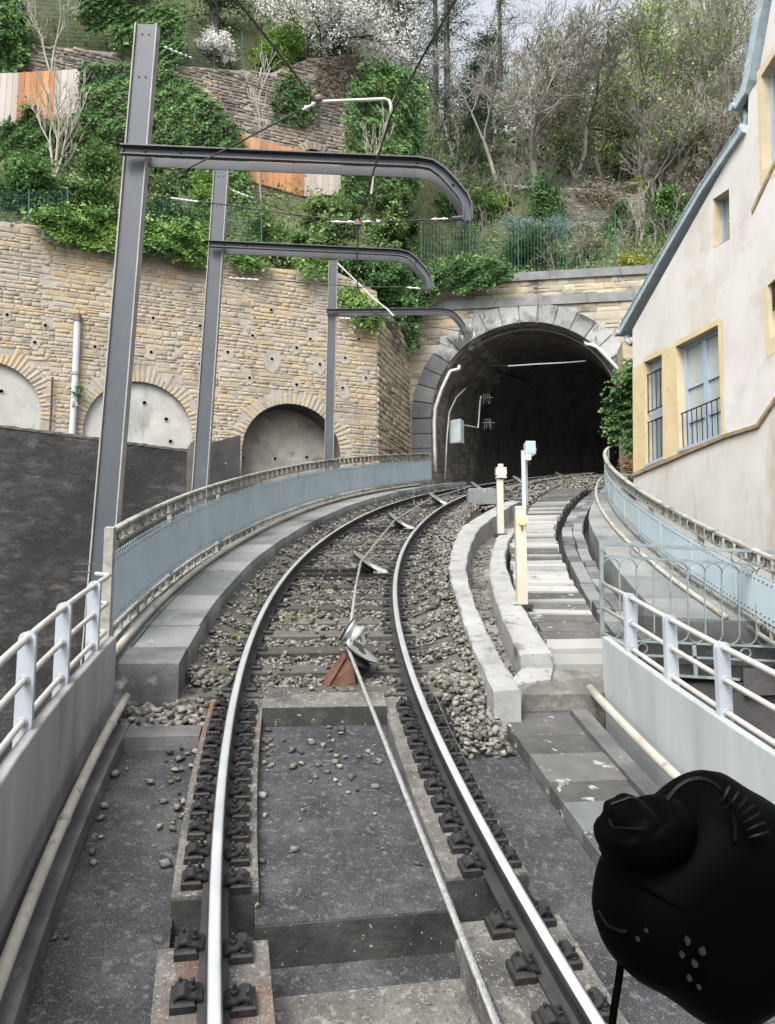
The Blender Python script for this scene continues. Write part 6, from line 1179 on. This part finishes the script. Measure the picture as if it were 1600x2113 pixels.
# undergrowth that covers the slope
r_ = np.random.default_rng(77); P_ = []; Tn = []
for q in range(4200):
    x = r_.uniform(-16, 16); y = np.interp(x, fx, fy) + (r_.uniform(.1, 9) if q < 2800 else r_.uniform(.2, 28)) ; z = hillz(x, y); k_ = 26; c_ = np.array([x, y, z]); P_.append(c_ + r_.normal(0, 1, (k_, 3)) * np.array([.34, .34, .2]) + np.array([0, 0, .18])); Tn.append(np.full(k_, r_.uniform(0, 1)))
for q in range(900):
    x = r_.uniform(-16, 3); y = UW.O[1] + (x - UW.O[0]) * .3838 + r_.uniform(.5, 16); z = hillz(x, y); k_ = 26; P_.append(np.array([x, y, z]) + r_.normal(0, 1, (k_, 3)) * np.array([.5, .4, .4]) + np.array([0, 0, .4])); Tn.append(np.full(k_, r_.uniform(0, .7)))
P_ = np.concatenate(P_); Tn = np.concatenate(Tn); half = (np.repeat(np.arange(5100), 26) % 4) == 0
leaves_np('undergrowth', P_[~half], np.tile([0, -.5, .8], ((~half).sum(), 1)), .11, 'laurel', None, Tn[~half], .55, .8, .1, 5, label='low green undergrowth covering the hillside', cat='undergrowth', kind='stuff')
leaves_np('undergrowth', P_[half], np.tile([0, -.5, .8], (half.sum(), 1)), .11, 'twig_leaf', None, Tn[half], .4, .8, .1, 6, label='dry brown undergrowth between the bushes on the hillside', cat='undergrowth', kind='stuff')
# trees
tree('big grey bare tree in the middle of the wooded slope', 1112, 425, 15, 'bark', 6, 3, (.0, -.05), .24, .62, .06, kids=(2, 3), trunk=.24, rmin=.012)
tree('leaning bare tree with a pale trunk beside the big one', 1165, 410, 40, 'bark', 6, 8, (.35, -.05), .16, .6, .08, kids=(2, 3), trunk=.27, rmin=.011)
tree('bare tree with fine twigs left of the big one', 1030, 400, 90, 'bark', 5, 5, (-.2, 0), .13, .6, .1, rmin=.011)
for i, (x, yb, yt, ln, lf) in enumerate(((1250, 400, 30, .1, 'spring'), (1320, 410, 10, .0, 'fresh'), (1390, 420, -20, .05, 'spring'), (1440, 430, 60, .1, 'spring'), (1480, 400, -30, 0, None), (1215, 380, -40, -.05, None), (1300, 350, -60, 0, 'spring'), (1420, 350, -60, 0, 'spring'), (1540, 420, -40, .0, None), (1360, 460, 180, .1, None), (1430, 470, 200, .15, 'twig_leaf'), (1500, 330, -80, 0, 'spring'))):
    tree(['slim tree with pale spring leaves right of the big bare tree', 'tall fresh green tree above the yellow sapling', 'tall tree in pale green leaf left of the upper roof', 'pale leafing tree close to the upper roof edge', 'tallest bare tree behind the upper roof edge', 'bare tree rising behind the big grey one', 'light green tree on the skyline', 'pale leafing tree on the skyline near the roof', 'bare tree half hidden by the upper roof', 'many-stemmed bare shrub tree left of the lower roof', 'many-stemmed buff shrub tree along the lower roof', 'leafing tree behind the upper roof on the skyline'][i], x, yb, yt, 'bark', 5, 100 + i, (ln, 0), .12, .5, .2, lf, 4200, .12, .3, rmin=.011, stems=3 if i in (9, 10) else 1, name='leafing_tree' if lf else 'bare_tree')
conifer('dark cedar with a straight trunk left of the bare trees', 925, 330, -220, 330, 1, 15000)
conifer('dark conifer behind the cherry blossom', 815, 160, -260, 330, 2, 12000)
conifer('dark conifer at the top behind the nearest mast', 440, 120, -200, 300, 3, 9000)
conifer('dark conifer at the top left behind the ivy clumps', 230, 60, -200, 260, 4, 7000)
conifer('dark spruce low behind the big bare tree', 1010, 330, 60, 220, 5, 8000)
conifer('dark conifer deep in the wood between the bare trees', 1190, 330, 150, 260, 6, 6000)
conifer('yellowish green conifer beside the leafing trees', 1290, 370, 170, 170, 7, 7000, m='spring')
conifer('tall dark fir on the skyline left of the big bare tree', 1035, 250, -260, 300, 8, 12000)
conifer('dark fir on the skyline behind the contact wire', 900, 200, -300, 300, 9, 12000)
conifer('shadowy fir between the cedar and the big bare tree', 985, 390, 120, 170, 10, 8000)
tree('cherry tree in white blossom at the top of the slope', 650, 175, -45, 'bark_dark', 4, 21, (.0, -.1), .1, .8, .02, 'blossom', 17000, .085, .16, name='cherry_tree', kids=(3, 3), trunk=.34, stems=4, rmin=.01)
tree('smaller white blossoming tree right of the vivid green bush', 745, 200, 40, 'bark_dark', 4, 24, (.2, -.1), .07, .7, .05, 'blossom', 9000, .09, .15, name='cherry_tree', kids=(2, 3), trunk=.3, stems=2, rmin=.01)
tree('low white blossom branches left of the vivid green bush', 480, 165, 80, 'bark_dark', 3, 27, (-.2, -.1), .05, .8, .05, 'blossom', 3500, .08, .12, name='cherry_tree', kids=(2, 3), trunk=.35, stems=2, rmin=.01)
tree('pale many-branched sapling in front of the ivy at far left', 112, 398, 150, 'bark_pale', 3, 31, (-.1, -.1), .06, .35, .35, name='sapling', stems=3, trunk=.42, rmin=.012, base=FI.H(112, 398, .9))
tree('thin pale sapling in front of the terrace wall at upper left', 108, 160, -30, 'bark_pale', 3, 33, (.0, -.05), .04, .4, .3, name='sapling', stems=2, trunk=.4, rmin=.012, base=UW.H(108, 160, .6))
tree('slender pale sapling before the timber fence', 533, 500, 130, 'bark_pale', 3, 35, (.02, -.02), .05, .25, .4, name='sapling', trunk=.5, rmin=.012, base=MW.H(533, 500, .8))
tree('slender sapling in front of the ivy column', 745, 420, 210, 'bark_pale', 3, 37, (.0, -.02), .045, .3, .4, name='sapling', trunk=.5, rmin=.012, base=MW.H(745, 420, 1.2))
tree('bare sapling beside the glossy evergreen under the roof', 1325, 530, 370, 'bark_pale', 3, 39, (-.05, 0), .04, .3, .4, name='sapling', trunk=.45, rmin=.012)
# far wood behind the single trees: twigs and trunks too fine to count
rr = random.Random(9); segs = []; tips = []
for q in range(110):
    x = rr.uniform(-16, 40); y = rr.uniform(38, 58 if x < 8 else 50); z = float(hillz(x, y)); grow((x, y, z - .5), (rr.gauss(0, .12), 0, 1), rr.uniform(2.2, 4.0), .11, 3, segs, tips, rr, .22, .5, (2, 3), .75, 3, .016)
link('far_wood', seg_mesh('far_wood', segs, 'bark', 3), label='bare wood covering the upper slope behind the single trees', cat='wood', kind='stuff')
segs = []; tips = []
for q in range(190):
    x = rr.uniform(1, 24); y = np.interp(x, fx, fy) + rr.uniform(3, 16); z = float(hillz(x, y)); grow((x, y, z - .1), (rr.gauss(0, .35), rr.gauss(0, .2), 1), rr.uniform(.7, 1.3), .03, 2, segs, tips, rr, .2, .55, (2, 3), .8, 3, .009)
link('brushwood', seg_mesh('brushwood', segs, 'bark', 3), label='tangle of bare brushwood on the slope above the tunnel', cat='brushwood', kind='stuff')
r_ = np.random.default_rng(78); P_ = []; Tn = []; k_ = 60
for q in range(420):
    x = r_.uniform(-20, 40); y = r_.uniform(34, 60); z = hillz(x, y); c_ = np.array([x, y, z + r_.uniform(.3, 2.6)]); P_.append(c_ + r_.normal(0, 1, (k_, 3)) * np.array([.7, .5, .5])); Tn.append(np.full(k_, r_.uniform(0, 1)))
leaves_np('dark_evergreens', np.concatenate(P_), np.tile([0, -.5, .8], (420 * k_, 1)), .24, 'conifer', None, np.concatenate(Tn), .45, .8, .1, 15, label='dark evergreen undergrowth deep in the wood', cat='undergrowth', kind='stuff')
# green wire fences on the slope
def wire_fence(label, pl, x0, y0t, y0b, x1, y1t, y1b, nx, nz, npost=4):
    o = thing('mesh_fence', pl.H((x0 + x1) / 2, (y0b + y1b) / 2), label, 'fence'); b_ = MB(); q = lambda f_, g_: pl.H(x0 + (x1 - x0) * f_, (y0t + (y1t - y0t) * f_) * (1 - g_) + (y0b + (y1b - y0b) * f_) * g_, .0)
    for i in range(nx + 1): b_.tube([q(i / nx, 0), q(i / nx, 1)], .005, 3, False)
    for i in range(nz + 1): b_.tube([q(0, i / nz), q(.5, i / nz), q(1, i / nz)], .006, 3, False)
    b_.build('wire_mesh', 'fence_green', o)
    for i in range(npost): f_ = i / (npost - 1); b_ = MB(); b_.tube([q(f_, -.04), q(f_, 1.1)], .022, 6); b_.build('post', 'fence_green', o)
wire_fence('green mesh fence on the tunnel top behind the coping', Plane(PF.P(0, 0, -1.2), 98), 870, 462, 575, 1270, 438, 552, 60, 10, 5)
wire_fence('green mesh fence at the left edge below the ivy', Plane(LW.P(0, 0, -.8), 69), -20, 395, 455, 140, 392, 470, 44, 12, 3)
wire_fence('green mesh fence behind the wall top between the masts', Plane(LW.P(0, 0, -1.0), 69), 300, 405, 520, 540, 420, 545, 60, 18, 4)
wire_fence('green mesh fence along the top of the terrace wall', Plane(UW.P(0, 0, -.3), 69), 330, 45, 150, 500, 65, 150, 40, 14, 4)
wire_fence('green mesh fence at the top left above the terrace wall', Plane(UW.P(0, 0, -.3), 69), -60, -40, 90, 240, -10, 108, 60, 14, 4)
# ------------------------------------------------------------------ black device on its stalk just inside the cab window
DV = thing('cab_device', W(1450, 1900, .5), 'black device with a ribbed ring and hanging cord, close up at lower right', 'device')
def blob(pts, Y, th_, m, name, par, seg=5):   # a rounded solid with the given outline
    c_ = np.mean([W(x, y, Y) for x, y in pts], 0); ol = [W(x, y, Y) for x, y in pts]; rg = []
    for i in range(-seg, seg + 1):
        a = math.pi / 2 * i / (seg + .15); rg.append([c_ + (p - c_) * (.35 + .65 * math.cos(a)) + np.array([0, th_ * math.sin(a), 0]) for p in ol])
    b_ = MB(); b_.sweep(rg); return b_.build(name, m, par, smooth=True)
def smooth_loop(P, n=72):
    P = np.array(P, float); t = np.linspace(0, len(P), n, endpoint=False); out = []
    for u in t:
        i = int(u); f_ = u - i; p0, p1, p2, p3 = [P[(i + k) % len(P)] for k in (-1, 0, 1, 2)]; out.append(tuple(.5 * (2 * p1 + (p2 - p0) * f_ + (2 * p0 - 5 * p1 + 4 * p2 - p3) * f_ ** 2 + (3 * p1 - p0 - 3 * p2 + p3) * f_ ** 3)))
    return out
body = blob(smooth_loop([(1375, 1640), (1420, 1605), (1480, 1592), (1540, 1625), (1620, 1680), (1690, 1800), (1680, 1960), (1610, 2040), (1540, 2090), (1490, 2108), (1430, 2090), (1360, 2040), (1290, 2000), (1245, 1945), (1229, 1880), (1238, 1810), (1252, 1775), (1246, 1758), (1300, 1700)]), .5, .05, 'black', 'body', DV)
head = blob(smooth_loop([(1254, 1690), (1258, 1668), (1282, 1657), (1302, 1645), (1322, 1650), (1340, 1664), (1362, 1652), (1400, 1650), (1430, 1690), (1410, 1760), (1330, 1790), (1262, 1772), (1238, 1748), (1232, 1722), (1246, 1706)], 60), .475, .03, 'black', 'head', DV)
for k_ in range(7):
    a0 = R(26 + 8 * k_); cx, cy = 1440, 1760; p = []
    for w_ in np.linspace(-.5, .5, 9): r_ = 132 + 40 * w_; p.append(W(cx + r_ * math.sin(a0), cy - r_ * math.cos(a0), .449 + .008 * abs(w_) ** 2))
    b_ = MB(); b_.tube(p, .0011, 6); b_.build('rib', 'rib_grey', body)
b_ = MB(); b_.tube([W(1440 + 78 * math.sin(a), 1720 - 112 * math.cos(a), .452) for a in np.linspace(-.9, 1.7, 24)], .0016, 6); b_.build('ring', 'rib_grey', body)
b_ = MB(); b_.tube([W(1258, 1690, .447), W(1262, 1703, .446), W(1268, 1708, .446), W(1330, 1712, .446), W(1365, 1714, .447)], .0007, 6); b_.build('trim', 'black_gloss', head)
b_ = MB(); b_.tube([W(1285, 1960, .5), W(1278, 2020, .5), W(1268, 2080, .5), W(1258, 2160, .5), W(1250, 2300, .5)], .0024, 8); b_.build('cord', 'black', DV)
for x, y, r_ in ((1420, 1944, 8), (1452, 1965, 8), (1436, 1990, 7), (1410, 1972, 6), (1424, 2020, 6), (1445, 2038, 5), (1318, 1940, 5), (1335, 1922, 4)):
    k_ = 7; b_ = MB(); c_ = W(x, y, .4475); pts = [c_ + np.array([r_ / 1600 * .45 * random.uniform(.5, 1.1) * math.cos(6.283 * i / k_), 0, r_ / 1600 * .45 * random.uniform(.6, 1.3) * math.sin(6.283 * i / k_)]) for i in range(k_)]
    b_.prism(pts, (0, .002, 0)); b_.build('glint_fleck', 'glint_fleck', body)  # small pale plates painted as bright glints on the body
b_ = MB(); b_.tube([W(1262, 1660, .448), W(1300, 1646, .446), W(1318, 1650, .446)], .0009, 6); b_.build('top_edge', 'rib_grey', head)
b_ = MB(); b_.tube([W(1236, 1880, .452), W(1252, 1908, .45), W(1282, 1922, .45), W(1292, 1921, .45)], .0009, 6); b_.build('side_seam', 'rib_grey', body)
